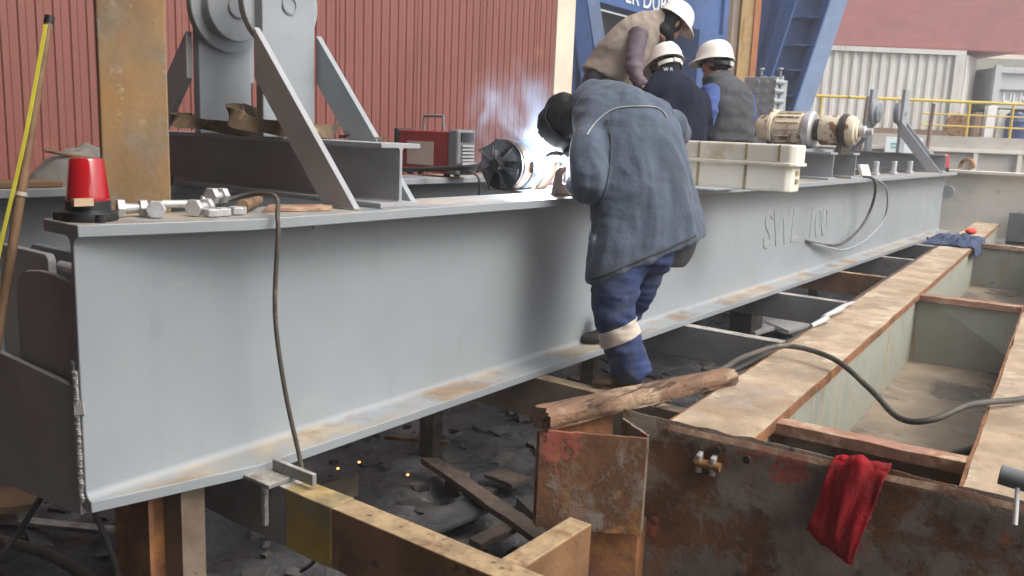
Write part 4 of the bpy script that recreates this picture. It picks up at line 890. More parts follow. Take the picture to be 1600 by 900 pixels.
# bent box on the front left corner
def ragged_plate(A, B, z0, z1, th, seed, n=14):
    A = Vector(A); B = Vector(B); nn = (B-A).cross(Vector((0,0,1))).normalized()*th; rings = []
    for i in range(n+1):
        p = A.lerp(B, i/n); w = .006*noise.noise(Vector((i*.7, seed, 1))); w2 = .008*noise.noise(Vector((i*.8, seed, 5)))
        rings.append([p+Vector((0,0,z0+w2)), p+nn+Vector((0,0,z0+w2)), p+nn+Vector((0,0,z1+w)), p+Vector((0,0,z1+w))])
    return MB().loft(rings)
bx = thing('bent_box', 'open bent rusty plate box with peeling paint under the log', 'steel box', (2.55, 1.4, .35))
ragged_plate((2.362, 1.585, 0), (2.545, 1.268, 0), .345, .70, .012, 1).build('front_plate', M['peel'], bx, bevel=.002)
ragged_plate((2.556, 1.276, 0), (2.655, 1.43, 0), .345, .702, .012, 2).build('side_plate', M['peel'], bx, bevel=.002)
ragged_plate((2.365, 1.60, 0), (2.74, 1.52, 0), .345, .69, .012, 3).build('back_plate', M['rust'], bx, bevel=.002)
MB().prism([(2.40, 1.56, .02), (2.57, 1.29, .02), (2.69, 1.32, .02), (2.66, 1.50, .02)], (0, 0, .325)).build('stub_leg', M['rust'], bx, bevel=.004)
# log
def log():
    A = Vector((2.375, 1.595, .734)); B = Vector((3.38, 1.325, .732)); d = (B-A).normalized(); u = d.cross(Vector((0,0,1))).normalized(); v = u.cross(d)
    mb = MB(); rings = []; n = 26
    for i in range(41):
        t = i/40; p = A.lerp(B, t); rr = []
        for k in range(n):
            a = 2*PI*k/n
            r = .043*(1-.16*t)*(1+.13*noise.noise(Vector((math.cos(a)*2, math.sin(a)*2, t*3)))+.10*noise.noise(Vector((math.cos(a)*5, math.sin(a)*5, t*9))))
            ca, sa = math.cos(a), math.sin(a)
            e = (.018*noise.noise(Vector((ca*3, sa*3, 9)))) if i in (0, 40) else 0
            sq = lambda q: math.copysign(abs(q)**.55, q)
            rr.append(p+u*sq(ca)*r*1.25+v*sq(sa)*r*.85+d*e)
        rings.append(rr)
    mb.loft(rings)
    o = mb.build('log', M['log'], smooth=50); tag(o, 'broken brown log lying from the bent box to the rusty frame', 'log')
log()
# red cloth over the lip
def cloth():
    rings = []
    mb = MB(); n = 22; prof = []
    # path over the lip: from inside the bay, over the rim, down the front
    path = [(.06, .665), (.03, .71), (-.02, .735), (-.052, .715), (-.068, .66), (-.07, .60), (-.075, .54), (-.08, .485), (-.072, .435)]
    P, _ = spline([Vector((a, 0, z)) for a, z in path], [0]*len(path), 5)
    m = len(P); top = []
    for i, p in enumerate(P):
        t = i/(m-1); c0 = .655-.075*max(0, t-.3)-.0*t; w = .048+.030*min(1, t*1.6)+.006*math.sin(t*6)
        rr = []
        for k in range(n+1):
            s = k/n*2-1
            f = .026*noise.noise(Vector((s*1.3+t*.8, t*2.0, 4)))+.012*noise.noise(Vector((s*3.2-t*2, t*4, 9)))+.004*noise.noise(Vector((s*8, t*9, 2)))
            nx = -1 if t > .25 else 0; 
            skew = (.035*(1-t) if s > 0 else 0)
            rr.append(fp(p.x-f*(1 if t > .3 else .2)-.012, c0+s*(w+skew), p.z+(f if t <= .35 else 0)-(.035*s*max(0, t-.5)*2*t)+.03*noise.noise(Vector((s*1.7, 2, 1)))*t*t))
        top.append(rr)
    vs = [p for rr in top for p in rr]; W = n+1
    mb.add(vs, [(i*W+k, i*W+k+1, (i+1)*W+k+1, (i+1)*W+k) for i in range(m-1) for k in range(n)])
    o = mb.build('red_cloth', M['redcloth'], smooth=70); sm = o.modifiers.new('th', 'SOLIDIFY'); sm.thickness = .006; sm.offset = 0
    ss = o.modifiers.new('s', 'SUBSURF'); ss.levels = 1; ss.render_levels = 1
    tag(o, 'red cloth hanging over the torn lip of the rusty frame', 'cloth')
cloth()
def rag():
    mb = MB(); n = 30; m = 22; vs = []
    C0 = fp(8.0, .16, ZF)
    for j in range(m+1):
        for i in range(n+1):
            s = i/n*2-1; t = j/m*2-1
            a = t*.62*(1+.25*noise.noise(Vector((s*2, t*2, 3)))); b = .14+s*.30*(1+.2*noise.noise(Vector((t*2, s*2, 8))))
            z = .012+.075*(1-.6*abs(s))*abs(noise.noise(Vector((s*3.2, t*4, 6))))*2*(1-t*t*.7)
            if b > .33: z -= (b-.33)*1.1; b = .33+(b-.33)*.25
            vs.append(fp(8.0+a*1.1, b, ZF+z))
    W = n+1
    mb.add(vs, [(j*W+i, j*W+i+1, (j+1)*W+i+1, (j+1)*W+i) for j in range(m) for i in range(n)])
    o = mb.build('navy_rag', M['bluecloth'], smooth=70); sm = o.modifiers.new('th', 'SOLIDIFY'); sm.thickness = .012
    tag(o, 'crumpled navy rag on the far top of the rusty frame', 'rag')
    tag(MB().ell(fp(8.3, .20, ZF+.10), .11, .06, .035).build('red_glove', mat('orange_red_cloth', (.62,.05,.03), .8), smooth=60), 'small bright red cloth lump on the navy rag', 'cloth')
rag()
H1 = [(3.30, 1.62, .60), (3.42, 1.40, .725), (3.72, 1.40, .735), (3.98, 1.30, .76), (3.92, 1.06, .755), (3.72, .84, .70), (3.52, .68, .665), (3.50, .56, .69), (3.66, .46, .735), (3.9, .33, .728), (4.15, .20, .725), (4.3, -.1, .725)]
tag(MB().tube(H1, .0125, n=12).build('hose', M['hose'], smooth=60), 'brown grey hose arching across the open bay of the rusty frame', 'hose')
tag(MB().tube([(3.95, .86, .225), (4.2, .74, .24), (4.5, .60, .255), (4.8, .48, .26)], .021, n=12).build('pipe', M['hose'], smooth=60), 'thick muddy pipe lying on the wet bay floor', 'pipe')
tag(MB().tube([(3.25, 1.60, .58), (3.6, 1.42, .68), (4.2, 1.405, .69), (5.0, 1.455, .685), (6.2, 1.53, .69), (8.5, 1.68, .69), (11, 1.84, .69)], .014, n=8).build('hose', M['black'], smooth=60), 'dark hose running along the left edge of the rusty frame', 'hose')
tag(MB().tube([(4.75, 1.42, .715), (4.95, 1.40, .73), (5.05, 1.44, .72), (5.3, 1.42, .735), (5.5, 1.455, .72), (5.65, 1.44, .725)], [.012, .02, .013, .02, .014, .008], n=8).build('cord', M['galv'], smooth=60), 'twisted pale wire lying at the frame edge beside the dark hose', 'wire')
lv = thing('lever', 'grey tube with a white rod below it at the right edge', 'lever', (2.80, .2, .73))
MB().tube([ax(1562, 741, 2.72), ax(1700, 782, 2.72)], .0285, n=20, smooth=False).build('tube', M['greyplastic'], lv, bevel=.003, smooth=50)
MB().tube([ax(1590, 762, 2.70), ax(1586, 820, 2.665)], .0065, n=10, smooth=False).build('rod', M['white'], lv, smooth=50)

# ================================================================== GROUND CLUTTER
def plank(name, label, A, B, w, th, mm, tilt=0, cat='plank'):
    A = Vector(A); B = Vector(B); d = (B-A).normalized(); s = d.cross(Vector((0,0,1))).normalized()*w/2
    mb = MB(); rings = []
    for i in range(13):
        t = i/12; p = A.lerp(B, t); k = .004*noise.noise(Vector((t*6, w*9, 2))); e = 1+.1*noise.noise(Vector((t*4, A.x*5, 5)))
        rings.append([p-s*e+Vector((0,0,-th+k-tilt)), p+s*e+Vector((0,0,-th+k+tilt)), p+s*e+Vector((0,0,k+tilt)), p-s*e+Vector((0,0,k-tilt))])
    return tag(mb.loft(rings).build(name, M[mm], bevel=.003), label, cat)
plank('plank', 'long brown plank slanting across the sooty ground to the bent box', az(672, 715, .10), az(868, 850, .12), .10, .03, 'darkwood', .008)
plank('plank', 'shorter dark plank stub beside the long brown plank', az(742, 845, .09), az(812, 812, .10), .07, .03, 'darkwood')
plank('plank', 'grey flat board under the soot left of the long plank', az(640, 830, .06), az(770, 775, .07), .16, .02, 'ground')
plank('plank', 'small dark board half buried near the bent box', az(770, 735, .06), az(815, 752, .07), .12, .02, 'darkwood')
plank('rod', 'dark bent bar lying behind the planks below the girder', az(600, 680, .06), az(700, 690, .05), .02, .02, 'rust', cat='bar')
tag(MB().box(*[v for p in zip(az(500, 790, .05), az(560, 765, .05)) for v in sorted(p)][:4], .02, .14).build('block', M['darkwood'], bevel=.01), 'dark square block on the ground behind the yellow crossbeam', 'block')
MBb = MB(); q = az(715, 735, .1); tag(MBb.box(q.x-.04, q.x+.04, q.y-.05, q.y+.05, 0, .09).build('wood_block', M['darkwood'], bevel=.01), 'dark block at the upper end of the long plank', 'block')
plank('board', 'brown board lying at the left behind the end frame', az(-40, 782, .12), az(62, 770, .12), .22, .03, 'wood', cat='board')
plank('steel_strip', 'grey steel strip across the ground at the lower left', az(-20, 806, .04), az(175, 826, .04), .05, .02, 'xgrey', cat='strip')
tag(MB().tube([az(-60, 830, .05), az(20, 850, .05), az(80, 868, .05), az(140, 905, .05), az(200, 960, .05)], .022, n=12).build('hose', M['hose'], smooth=60), 'thick brown hose on the ground at the lower left', 'hose')
tag(MB().tube([az(-10, 880, .05), az(30, 830, .12), az(70, 768, .3)], .012, n=8).build('rebar', M['darksteel'], smooth=60), 'thin dark bar leaning on the ground at the lower left', 'bar')
tag(MB().tube([(1.25, 2.46, .52), (1.33, 2.5, .3), (1.40, 2.55, .02)], .009, n=8).build('thin_cable', M['black'], smooth=60), 'thin black cable hanging below the girder end', 'cable')
tag(MB().tube([(1.75, 2.7, .5), (1.74, 2.68, .25), (1.74, 2.66, .02)], .009, n=8).build('thin_cable', M['hose'], smooth=60), 'thin grey cable hanging beside the rusty support post', 'cable')
tag(MB().tube([(3.5, 2.3, .06), (3.75, 2.25, .09), (4.1, 2.35, .08), (4.4, 2.6, .06)], .022, n=10).build('hose', M['xgrey'], smooth=60), 'pale hose on the ground below the welder', 'hose')
for i, (px, py) in enumerate(((1205, 505), (1180, 515), (1230, 512))):
    c = az(px, py, .05); tag(MB().prism([c+Vector((-.25, -.1, 0)), c+Vector((.2, -.15, 0)), c+Vector((.28, .12, .02)), c+Vector((-.15, .16, .03))], (0, 0, .03)).build('steel_offcut', M['galv'], bevel=.003), ('pale steel offcut on the ground between crossbeams, farthest of three', 'pale steel offcut on the ground between crossbeams, leftmost of three', 'pale steel offcut on the ground between crossbeams, rightmost of three')[i], 'offcut', 'steel offcuts between the crossbeams')
c = az(1165, 510, .1); tag(MB().box(c.x-.14, c.x+.14, c.y-.1, c.y+.1, 0, .25).build('dark_box', M['oily'], bevel=.01), 'dark box on the ground between the crossbeams', 'box')
for i, (px, py) in enumerate(((528, 738), (561, 728), (637, 748))):
    tag(MB().ell(az(px, py, .04)+Vector((0, 0, .02)), .006, .006, .004, n=8, m=6).build('spark', M['ember']), ('glowing spark on the ground nearest the hanging cable', 'glowing spark on the ground, middle one', 'glowing spark on the ground nearest the long plank')[i], 'spark', 'welding sparks on the ground')
# deck the three men work on (boards across both girders)
for i in range(5):
    tag(MB().box(5.05+i*.3, 5.32+i*.3, 2.72, 3.80, 1.402, 1.432).build('deck_board', M['wood'], bevel=.004), 'wooden deck board across the girders under the workers', 'board', 'deck boards under the workers')

# ================================================================== PEOPLE
SX, SY, SZ = RW @ Vector((1,0,0)), RW @ Vector((0,1,0)), RW @ Vector((0,0,1))
def basis(fwd, up):
    f = fwd.normalized(); r = f.cross(up).normalized(); u = r.cross(f)
    return Matrix((r, f, u)).transposed()
def limb(mb, pts, r, n=16): mb.tube(pts, r, n=n, seg=4)
def joint(mb, p, r): mb.ell(p, r, r, r, n=12, m=8)
def torso(mb, rows, n=28, pw=.85):
    """rows: left pixel, right pixel, depth left, depth right, half thickness -> closed rings"""
    C = [(ad(a, b, dl)+ad(c, d, dr))/2 for a, b, c, d, dl, dr, t in rows]; rings = []
    for i, (a, b, c, d, dl, dr, t) in enumerate(rows):
        L_, R_ = ad(a, b, dl), ad(c, d, dr); ax_ = (R_-L_)/2
        T_ = C[min(i+1, len(C)-1)]-C[max(i-1, 0)]
        bx_ = ax_.cross(T_).normalized()*t
        rr = []
        for k in range(n):
            q = 2*PI*k/n; ca, sa = math.cos(q), math.sin(q)
            rr.append(C[i]+ax_*math.copysign(abs(ca)**pw, ca)+bx_*math.copysign(abs(sa)**pw, sa))
        rings.append(rr)
    # subdivide along
    out = []
    for k in range(n):
        pp, _ = spline([r[k] for r in rings], [0]*len(rings), 4); out.append(pp)
    mb.loft([[out[k][i] for k in range(n)] for i in range(len(out[0]))])
def head(mb, c, B, s=1.):
    f = lambda x, y, z: c+B @ Vector((x*s, y*s, z*s))
    mb.ell(f(0, -.005, .025), .076*s, .096*s, .098*s, B, 24, 16)
    mb.ell(f(0, .03, -.045), .056*s, .06*s, .065*s, B, 20, 12)
    mb.ell(f(0, .058, -.088), .028*s, .026*s, .022*s, B, 12, 8)
    mb.loft([[f(-.008, .088, .022), f(.008, .088, .022), f(.006, .07, .03), f(-.006, .07, .03)], [f(-.017, .112, -.03), f(.017, .112, -.03), f(.02, .07, -.034), f(-.02, .07, -.034)]])
    mb.ell(f(0, .088, -.062), .026*s, .012*s, .007*s, B, 12, 6); mb.ell(f(0, .086, -.073), .022*s, .012*s, .007*s, B, 12, 6)
    mb.ell(f(0, .082, .03), .055*s, .018*s, .012*s, B, 14, 8)
    for x in (-1, 1): mb.ell(f(x*.078, -.008, -.005), .012*s, .022*s, .034*s, B, 12, 8)
    limb(mb, [f(0, -.02, -.04), f(0, -.035, -.16)], .056*s)
def hand(mb, w, d, nrm, side=1, curl=.6, s=1.):
    d = d.normalized(); nrm = (nrm-d*nrm.dot(d)).normalized(); r = d.cross(nrm)*side
    mb.loft([[w+d*(.0*s)+r*(.028*s*a)+nrm*(.018*s*b) for a, b in ((-1,-1),(1,-1),(1,1),(-1,1))], [w+d*(.05*s)+r*(.04*s*a)+nrm*(.016*s*b) for a, b in ((-1,-1),(1,-1),(1,1),(-1,1))], [w+d*(.095*s)+r*(.042*s*a)+nrm*(.013*s*b) for a, b in ((-1,-1),(1,-1),(1,1),(-1,1))]])
    for k, L_ in enumerate((.070, .080, .074, .056)):
        p = w+d*.085*s+r*(.032-.0213*k)*s; pts = [p]; dd = d.copy(); 
        for j, q in enumerate((.45, .32, .23)):
            a = curl*(.5+j*.45); dd = (d*math.cos(a*(1))+nrm*math.sin(a)).normalized(); p = p+dd*L_*q*1.25*s; pts.append(p)
        limb(mb, pts, [.0098*s, .0095*s, .0088*s, .0075*s], 10)
    p = w+d*.025*s+r*.030*s
    limb(mb, [p, p+(d*.5+r*.75+nrm*.3).normalized()*.045*s, p+(d*.5+r*.75+nrm*.3).normalized()*.045*s+(d*.85+r*.1+nrm*.5).normalized()*.04*s], [.013*s, .0115*s, .009*s], 10)
def hard_hat(parent, c, B, s=1.0, band=True):
    f = lambda x, y, z: c+B @ Vector((x*s, y*s, z*s))
    rings = []; n = 40
    for z, k in ((-.004, 1.0), (.012, 1.0), (.05, .965), (.085, .86), (.112, .70), (.13, .48), (.14, .24), (.142, .02)):
        rings.append([f(.112*k*math.cos(2*PI*i/n), .138*k*math.sin(2*PI*i/n), z+(.006*(abs(math.cos(2*PI*i/n)) < .14)*(z > .04))) for i in range(n)])
    br = []
    for e, z in ((0, -.004), (1, -.010), (1, -.005)):
        rr = []
        for i in range(n):
            a = 2*PI*i/n; sn = math.sin(a); ext = .010+.045*max(0, sn)**1.5
            rr.append(f((.112+ext*e)*math.cos(a), (.138+ext*e)*sn, z-.018*max(0, sn)*e))
        br.append(rr)
    inner = [[f(.106*math.cos(2*PI*i/n), .131*math.sin(2*PI*i/n), -.004) for i in range(n)], [f(.10*math.cos(2*PI*i/n), .125*math.sin(2*PI*i/n), .03) for i in range(n)]]
    mb = MB(); mb.loft(list(reversed(inner))+br+[r for r in rings[1:]])
    h = mb.build('hard_hat', M['helmet'], parent, smooth=50)
    if band:
        m2 = MB(); rr = []
        for z, k in ((-.048, .96), (-.02, .98), (-.018, .92), (-.046, .90)):
            rr.append([f(.103*k*math.cos(2*PI*i/n), .128*k*math.sin(2*PI*i/n)-.004, z+.012*math.sin(2*PI*i/n)) for i in range(n)])
        m2.loft(rr+[rr[0]], cap=False); m2.build('head_strap', M['blackplastic'], h, smooth=50)
        MB().box(-.03, .03, -.136, -.122, -.062, -.03, Matrix.Translation(c) @ B.to_4x4() @ Matrix.Diagonal((s, s, s, 1))).build('strap_buckle', M['contgrey'], h, bevel=.004)
    return h
def boot(parent, heel, toe, up, mt, w=.048):
    d = (toe-heel).normalized(); r = d.cross(up).normalized(); L_ = (toe-heel).length; rings = []
    for t, h, k in ((-.02, .07, .7), (.02, .10, .92), (.25, .105, .95), (.42, .085, .95), (.62, .065, 1.08), (.82, .055, 1.05), (.95, .042, .8), (1.0, .02, .45)):
        c = heel+d*L_*t
        rings.append([c+r*w*k*math.cos(a)+up*(h*.5+h*.5*math.sin(a)) for a in [2*PI*i/16 for i in range(16)]])
    mb = MB(); mb.loft(rings); limb(mb, [heel+d*.05+up*.05, heel+d*.055+up*.17], [.05, .055])
    o = blend('boot', mb, mt, .008, parent, 2); 
    return o
def cam_hit(o, px, py, lift=.004):
    """point of a garment's own surface"""
    lo = CAM-o.location; d = ray(px, py).normalized()
    bpy.context.view_layer.update()
    ok, p, n, i = o.ray_cast(lo, d)
    return (p+o.location+n*lift) if ok else None
def strip_on(o, pixels, rad, mt, name, parent):
    pts = [q for q in (cam_hit(o, *p) for p in pixels) if q]
    if len(pts) > 1: return MB().tube(pts, rad, n=8, seg=2).build(name, mt, parent, smooth=60)

# ---- the welder
w = thing('person', 'person bent over welding in a long slate jacket, blue trousers and black mask', 'person', az(965, 604, .55))
mbod = MB()
torso(mbod, [(965, 395, 1040, 375, 3.99, 4.05, .09), (955, 350, 1045, 325, 3.98, 4.06, .10), (945, 295, 1040, 255, 4.02, 4.10, .11), (925, 245, 1015, 190, 4.08, 4.16, .11), (912, 205, 985, 160, 4.14, 4.2, .10), (905, 185, 945, 150, 4.2, 4.24, .06)])
HB = basis(-SX*.75-SY*.55-SZ*.55, SY*.85-SX*.6-SZ*.1)
hc = ad(881, 184, 4.30); head(mbod, hc, HB, .84)
limb(mbod, [ad(925, 165, 4.2), ad(900, 175, 4.26)], [.055, .05])
limb(mbod, [ad(920, 205, 4.12), ad(905, 280, 4.02), ad(893, 248, 4.36)], [.05, .042, .03])
limb(mbod, [ad(1025, 180, 4.2), ad(1057, 212, 4.42), ad(960, 240, 4.62), ad(930, 240, 4.60)], [.05, .042, .032, .028])
limb(mbod, [ad(985, 390, 3.99), ad(963, 485, 3.97), ad(986, 560, 4.0), ad(996, 585, 4.0)], [.085, .06, .05, .042])
limb(mbod, [ad(1018, 385, 4.05), ad(985, 462, 4.18), ad(952, 515, 4.32)], [.085, .058, .045])
hand(mbod, ad(893, 245, 4.38), ad(872, 240, 4.5)-ad(893, 245, 4.38), -SY*.6+SZ*.3, 1, .8, .8)
hand(mbod, ad(930, 240, 4.60), ad(905, 240, 4.6)-ad(930, 240, 4.60), -SY, -1, .9, .8)
blend('body', mbod, M['skin'], .009, w, 2)
for o_ in []: pass
mj = MB()
torso(mj, [(920, 446, 1096, 366, 3.93, 4.13, .15), (921, 425, 1093, 352, 3.93, 4.13, .155), (924, 385, 1086, 325, 3.94, 4.12, .165), (929, 335, 1078, 285, 3.97, 4.12, .165), (930, 285, 1066, 238, 4.02, 4.13, .165), (915, 240, 1048, 192, 4.07, 4.17, .16), (903, 210, 1012, 157, 4.12, 4.21, .14), (899, 192, 972, 140, 4.17, 4.24, .105), (897, 184, 942, 133, 4.2, 4.26, .078)])
limb(mj, [ad(930, 205, 4.10), ad(921, 245, 3.97), ad(920, 284, 3.93), ad(914, 288, 4.06), ad(903, 260, 4.30)], [.088, .083, .083, .082, .050])
limb(mj, [ad(1015, 175, 4.2), ad(1043, 197, 4.30), ad(1055, 212, 4.40), ad(1030, 235, 4.50), ad(965, 240, 4.60)], [.085, .078, .07, .06, .045])
jk = blend('jacket', mj, M['jacket'], .0115, w, 4, folds=[((5.5, 5.5, 1.2), .027), ((13, 13, 2.6), .011), ((6, 6, 15), .005)])
# open hem: dark lining of the far front flap
ml = MB(); torso(ml, [(1008, 418, 1070, 417, 4.08, 4.16, .03), (1010, 405, 1084, 396, 4.08, 4.16, .04), (1005, 385, 1092, 365, 4.07, 4.17, .05)]); blend('jacket_lining', ml, M['jacketdark'], .010, w, 3, folds=[((9, 9, 5), .006)])
mc = MB(); torso(mc, [(893, 176, 916, 188, 4.26, 4.16, .05), (896, 158, 930, 178, 4.27, 4.17, .075), (908, 140, 948, 160, 4.27, 4.19, .08), (921, 131, 962, 147, 4.27, 4.21, .07)]); blend('collar', mc, M['jacket'], .009, w, 3, folds=[((12, 12, 12), .003)])
strip_on(jk, [(917, 212), (924, 200), (934, 188), (946, 178), (960, 171), (976, 168), (995, 167), (1012, 167), (1026, 169), (1036, 176), (1041, 184)], .0035, M['piping'], 'yoke_piping', w)
strip_on(jk, [(923, 437), (940, 431), (960, 423), (985, 412), (1010, 402), (1040, 389), (1065, 378), (1086, 368)], .005, M['jacketdark'], 'hem_stitch', w)
strip_on(jk, [(948, 188), (955, 215), (954, 250), (947, 290), (938, 322)], .003, M['jacketdark'], 'armhole_seam_crease', w)  # seam line, dark to stand in for the shaded armpit crease too
mt_ = MB()
limb(mt_, [ad(985, 385, 3.99), ad(964, 435, 3.97), ad(960, 480, 3.96), ad(966, 520, 3.97), ad(982, 560, 3.99), ad(994, 588, 4.0)], [.122, .112, .094, .082, .088, .082])
limb(mt_, [ad(1020, 380, 4.06), ad(1003, 430, 4.12), ad(985, 472, 4.18), ad(962, 508, 4.28)], [.12, .095, .08, .07])
joint(mt_, ad(1005, 385, 4.03), .15)
tr = blend('trousers', mt_, M['trouser'], .0095, w, 3, folds=[((3.2, 3.2, 9), .020), ((8, 8, 22), .012)])
# reflective band sewn round the front leg: follows the cloth
bc_ = ad(967, 519, 3.97); bd_ = (ad(982, 560, 3.99)-ad(960, 480, 3.96)).normalized(); bd_ = (bd_+SX*.16).normalized()
bm = bmesh.new(); bm.from_mesh(tr.data); bm.normal_update()
for sg in (-1, 1): bmesh.ops.bisect_plane(bm, geom=bm.verts[:]+bm.edges[:]+bm.faces[:], plane_co=bc_-tr.location+bd_*sg*.036, plane_no=bd_*sg, clear_outer=True)
bm.normal_update()
kill = [f_ for f_ in bm.faces if (f_.calc_center_median()+tr.location-bc_).length > .155]
bmesh.ops.delete(bm, geom=kill, context='FACES')
mbb = MB(); bm.verts.index_update(); mbb.add([v.co+tr.location+v.normal*.003 for v in bm.verts], [[v.index for v in f_.verts] for f_ in bm.faces]); bm.free()
rbn = mbb.build('reflective_band', M['reflect'], w, smooth=70); sdm = rbn.modifiers.new('t', 'SOLIDIFY'); sdm.thickness = .003; sdm.offset = 1
boot(w, az(1000, 606, .553), az(925, 603, .553), Vector((0,0,1)), M['boot'])
boot(w, az(955, 535, .59)+Vector((.0, -.02, 0)), az(915, 535, .59)+Vector((-.02, .02, 0)), Vector((0,0,1)), M['bootblack'], .05)
# mask and hood
mk = MB(); HS = .86
f = lambda x, y, z: hc+HB @ Vector((x*HS, y*HS, z*HS))
rings = []
for z, yy, ww in ((.10, .125, .085), (.05, .165, .118), (-.04, .172, .122), (-.115, .150, .10), (-.155, .125, .08)):
    rings.append([f(ww*math.sin(a), yy-.14*(1-math.cos(a)), z) for a in [R(-80)+R(160)*k/16 for k in range(17)]])
    
vs = [p for r in rings for p in r]
mk.add(vs, [(j*17+i, j*17+i+1, (j+1)*17+i+1, (j+1)*17+i) for j in range(4) for i in range(16)])
mo_ = mk.build('welding_mask', M['hood'], w, smooth=60); sd_ = mo_.modifiers.new('t', 'SOLIDIFY'); sd_.thickness = .008
MB().box(-.045, .045, .158, .170, -.02, .03, Matrix.Translation(hc) @ HB.to_4x4() @ Matrix.Diagonal((HS, HS, HS, 1))).build('mask_window', M['blackplastic'], mo_, bevel=.003)
mh = MB(); mh.ell(f(0, -.01, .03), .082, .104, .092, HB, 24, 16); mh.ell(f(0, -.05, -.05), .08, .085, .095, HB, 20, 12); mh.ell(f(0, .03, .0), .086, .08, .096, HB, 20, 12)
blend('hood', mh, M['hood'], .009, w, 3, folds=[((9, 9, 9), .011), ((20, 20, 20), .004)])
MB().tube([f(.04, .0, .125), f(.03, .0, .150)], [.022, .018], n=14, smooth=False).build('red_knob', mat('red_plastic', (.55,.02,.02), .4), w, bevel=.003)
# gloves: snug shells over the hands
mg = MB(); hand(mg, ad(893, 245, 4.38), ad(872, 240, 4.5)-ad(893, 245, 4.38), -SY*.6+SZ*.3, 1, .8, 1.22); limb(mg, [ad(899, 256, 4.32), ad(888, 244, 4.41)], [.048, .045]); blend('glove', mg, M['glove'], .006, w, 2)
mg = MB(); hand(mg, ad(930, 240, 4.60), ad(905, 240, 4.6)-ad(930, 240, 4.60), -SY, -1, .9, 1.2); limb(mg, [ad(950, 240, 4.6), ad(925, 240, 4.6)], [.045, .045]); blend('glove', mg, M['glove'], .006, w, 2)
eh = thing('electrode_holder', 'electrode holder in the gloved hand of the welder', 'electrode holder', ad(876, 238, 4.48))
MB().tube([ad(886, 246, 4.44), ad(872, 236, 4.52)], .011, n=12, smooth=False).build('grip', M['blackplastic'], eh)
MB().tube([ad(872, 236, 4.52), ay(864, 242, 2.51)], .003, n=8, smooth=False).build('electrode', M['silver'], eh)

# ---- three men on the girders
def legs_crouch(mb, hip, fwd, deck, r=.085, feet=True):
    side = fwd.cross(Vector((0,0,1))).normalized()
    out = []
    for s in (-1, 1):
        h = hip+side*s*.10; k = h+fwd*.40+side*s*.06+Vector((0,0,.02)); k.z = max(k.z, deck+.42)
        a = h+fwd*.16+side*s*.05; a.z = deck+.09
        limb(mb, [h, k, a], [r, r*.75, r*.55]); out.append(a)
    return out, side
def man_crouching(label, dpt, rows, arms, hc, HB, fwd, hip, deck, top_mat, sleeve_mat, top_name, skinarms):
    p = thing('person', label, 'person', Vector((hip.x, hip.y, deck)))
    b = MB(); torso(b, [(a+(c-a)*.12, b1, c-(c-a)*.12, d1, dl, dr, t*.75) for a, b1, c, d1, dl, dr, t in rows]); head(b, hc, HB)
    for pts, rr in arms: limb(b, pts, [x*.72 for x in rr]); hand(b, pts[-1], pts[-1]-pts[-2], -SY, 1, .7)
    an, side = legs_crouch(b, hip, fwd, deck, .075); joint(b, hip, .13)
    blend('body', b, M['skin'], .010, p, 2)
    l = MB(); an, side = legs_crouch(l, hip, fwd, deck, .10); joint(l, hip, .155); blend('trousers', l, M['darkpants'], .012, p, 3, folds=[((8, 8, 12), .006)])
    for a in an: 
        q = Vector((a.x, a.y, deck+.002)); boot(p, q-fwd*.06, q+fwd*.22, Vector((0,0,1)), M['bootblack'])
    return p
deck = 1.432
# man with charcoal vest
hc3 = ad(1117, 101, 6.5); HB3 = basis(-SX*.8-SZ*.55-SY*.08, SY)
rows3 = [(1096, 226, 1172, 226, 6.45, 6.6, .15), (1098, 195, 1172, 195, 6.45, 6.6, .16), (1099, 165, 1169, 165, 6.42, 6.6, .16), (1101, 143, 1163, 142, 6.42, 6.6, .14), (1104, 132, 1152, 129, 6.42, 6.58, .10), (1102, 124, 1144, 120, 6.42, 6.55, .085), (1102, 118, 1140, 114, 6.42, 6.55, .078)]
arms3 = [([ad(1110, 140, 6.36), ad(1104, 188, 6.25), ad(1080, 214, 6.55)], [.072, .066, .045]), ([ad(1162, 148, 6.62), ad(1168, 192, 6.6), ad(1135, 214, 6.85)], [.07, .062, .045])]
p3 = man_crouching('person crouching in charcoal vest with blue sleeves and white hard hat', 6.5, rows3, arms3, hc3, HB3, (Vector((-.35, .93, 0))).normalized(), ad(1135, 226, 6.55), deck, None, None, None, None)
b = MB(); torso(b, rows3); vs_ = blend('vest', b, M['slate'], .011, p3, 3, folds=[((4, 4, 9), .015), ((9, 9, 14), .006)])
for pts, rr in arms3:
    b = MB(); limb(b, pts, rr); blend('sleeve', b, M['bluesleeve'], .011, p3, 3, folds=[((7, 7, 15), .014)])
b = MB(); b.ell(hc3+HB3 @ Vector((0, -.025, .0)), .083, .088, .085, HB3, 20, 12); blend('hair', b, M['hair'], .009, p3, 2)
h3 = hard_hat(p3, hc3+HB3 @ Vector((0, 0, .036)), HB3 @ Matrix.Rotation(R(6), 3, 'X'), 1.04)
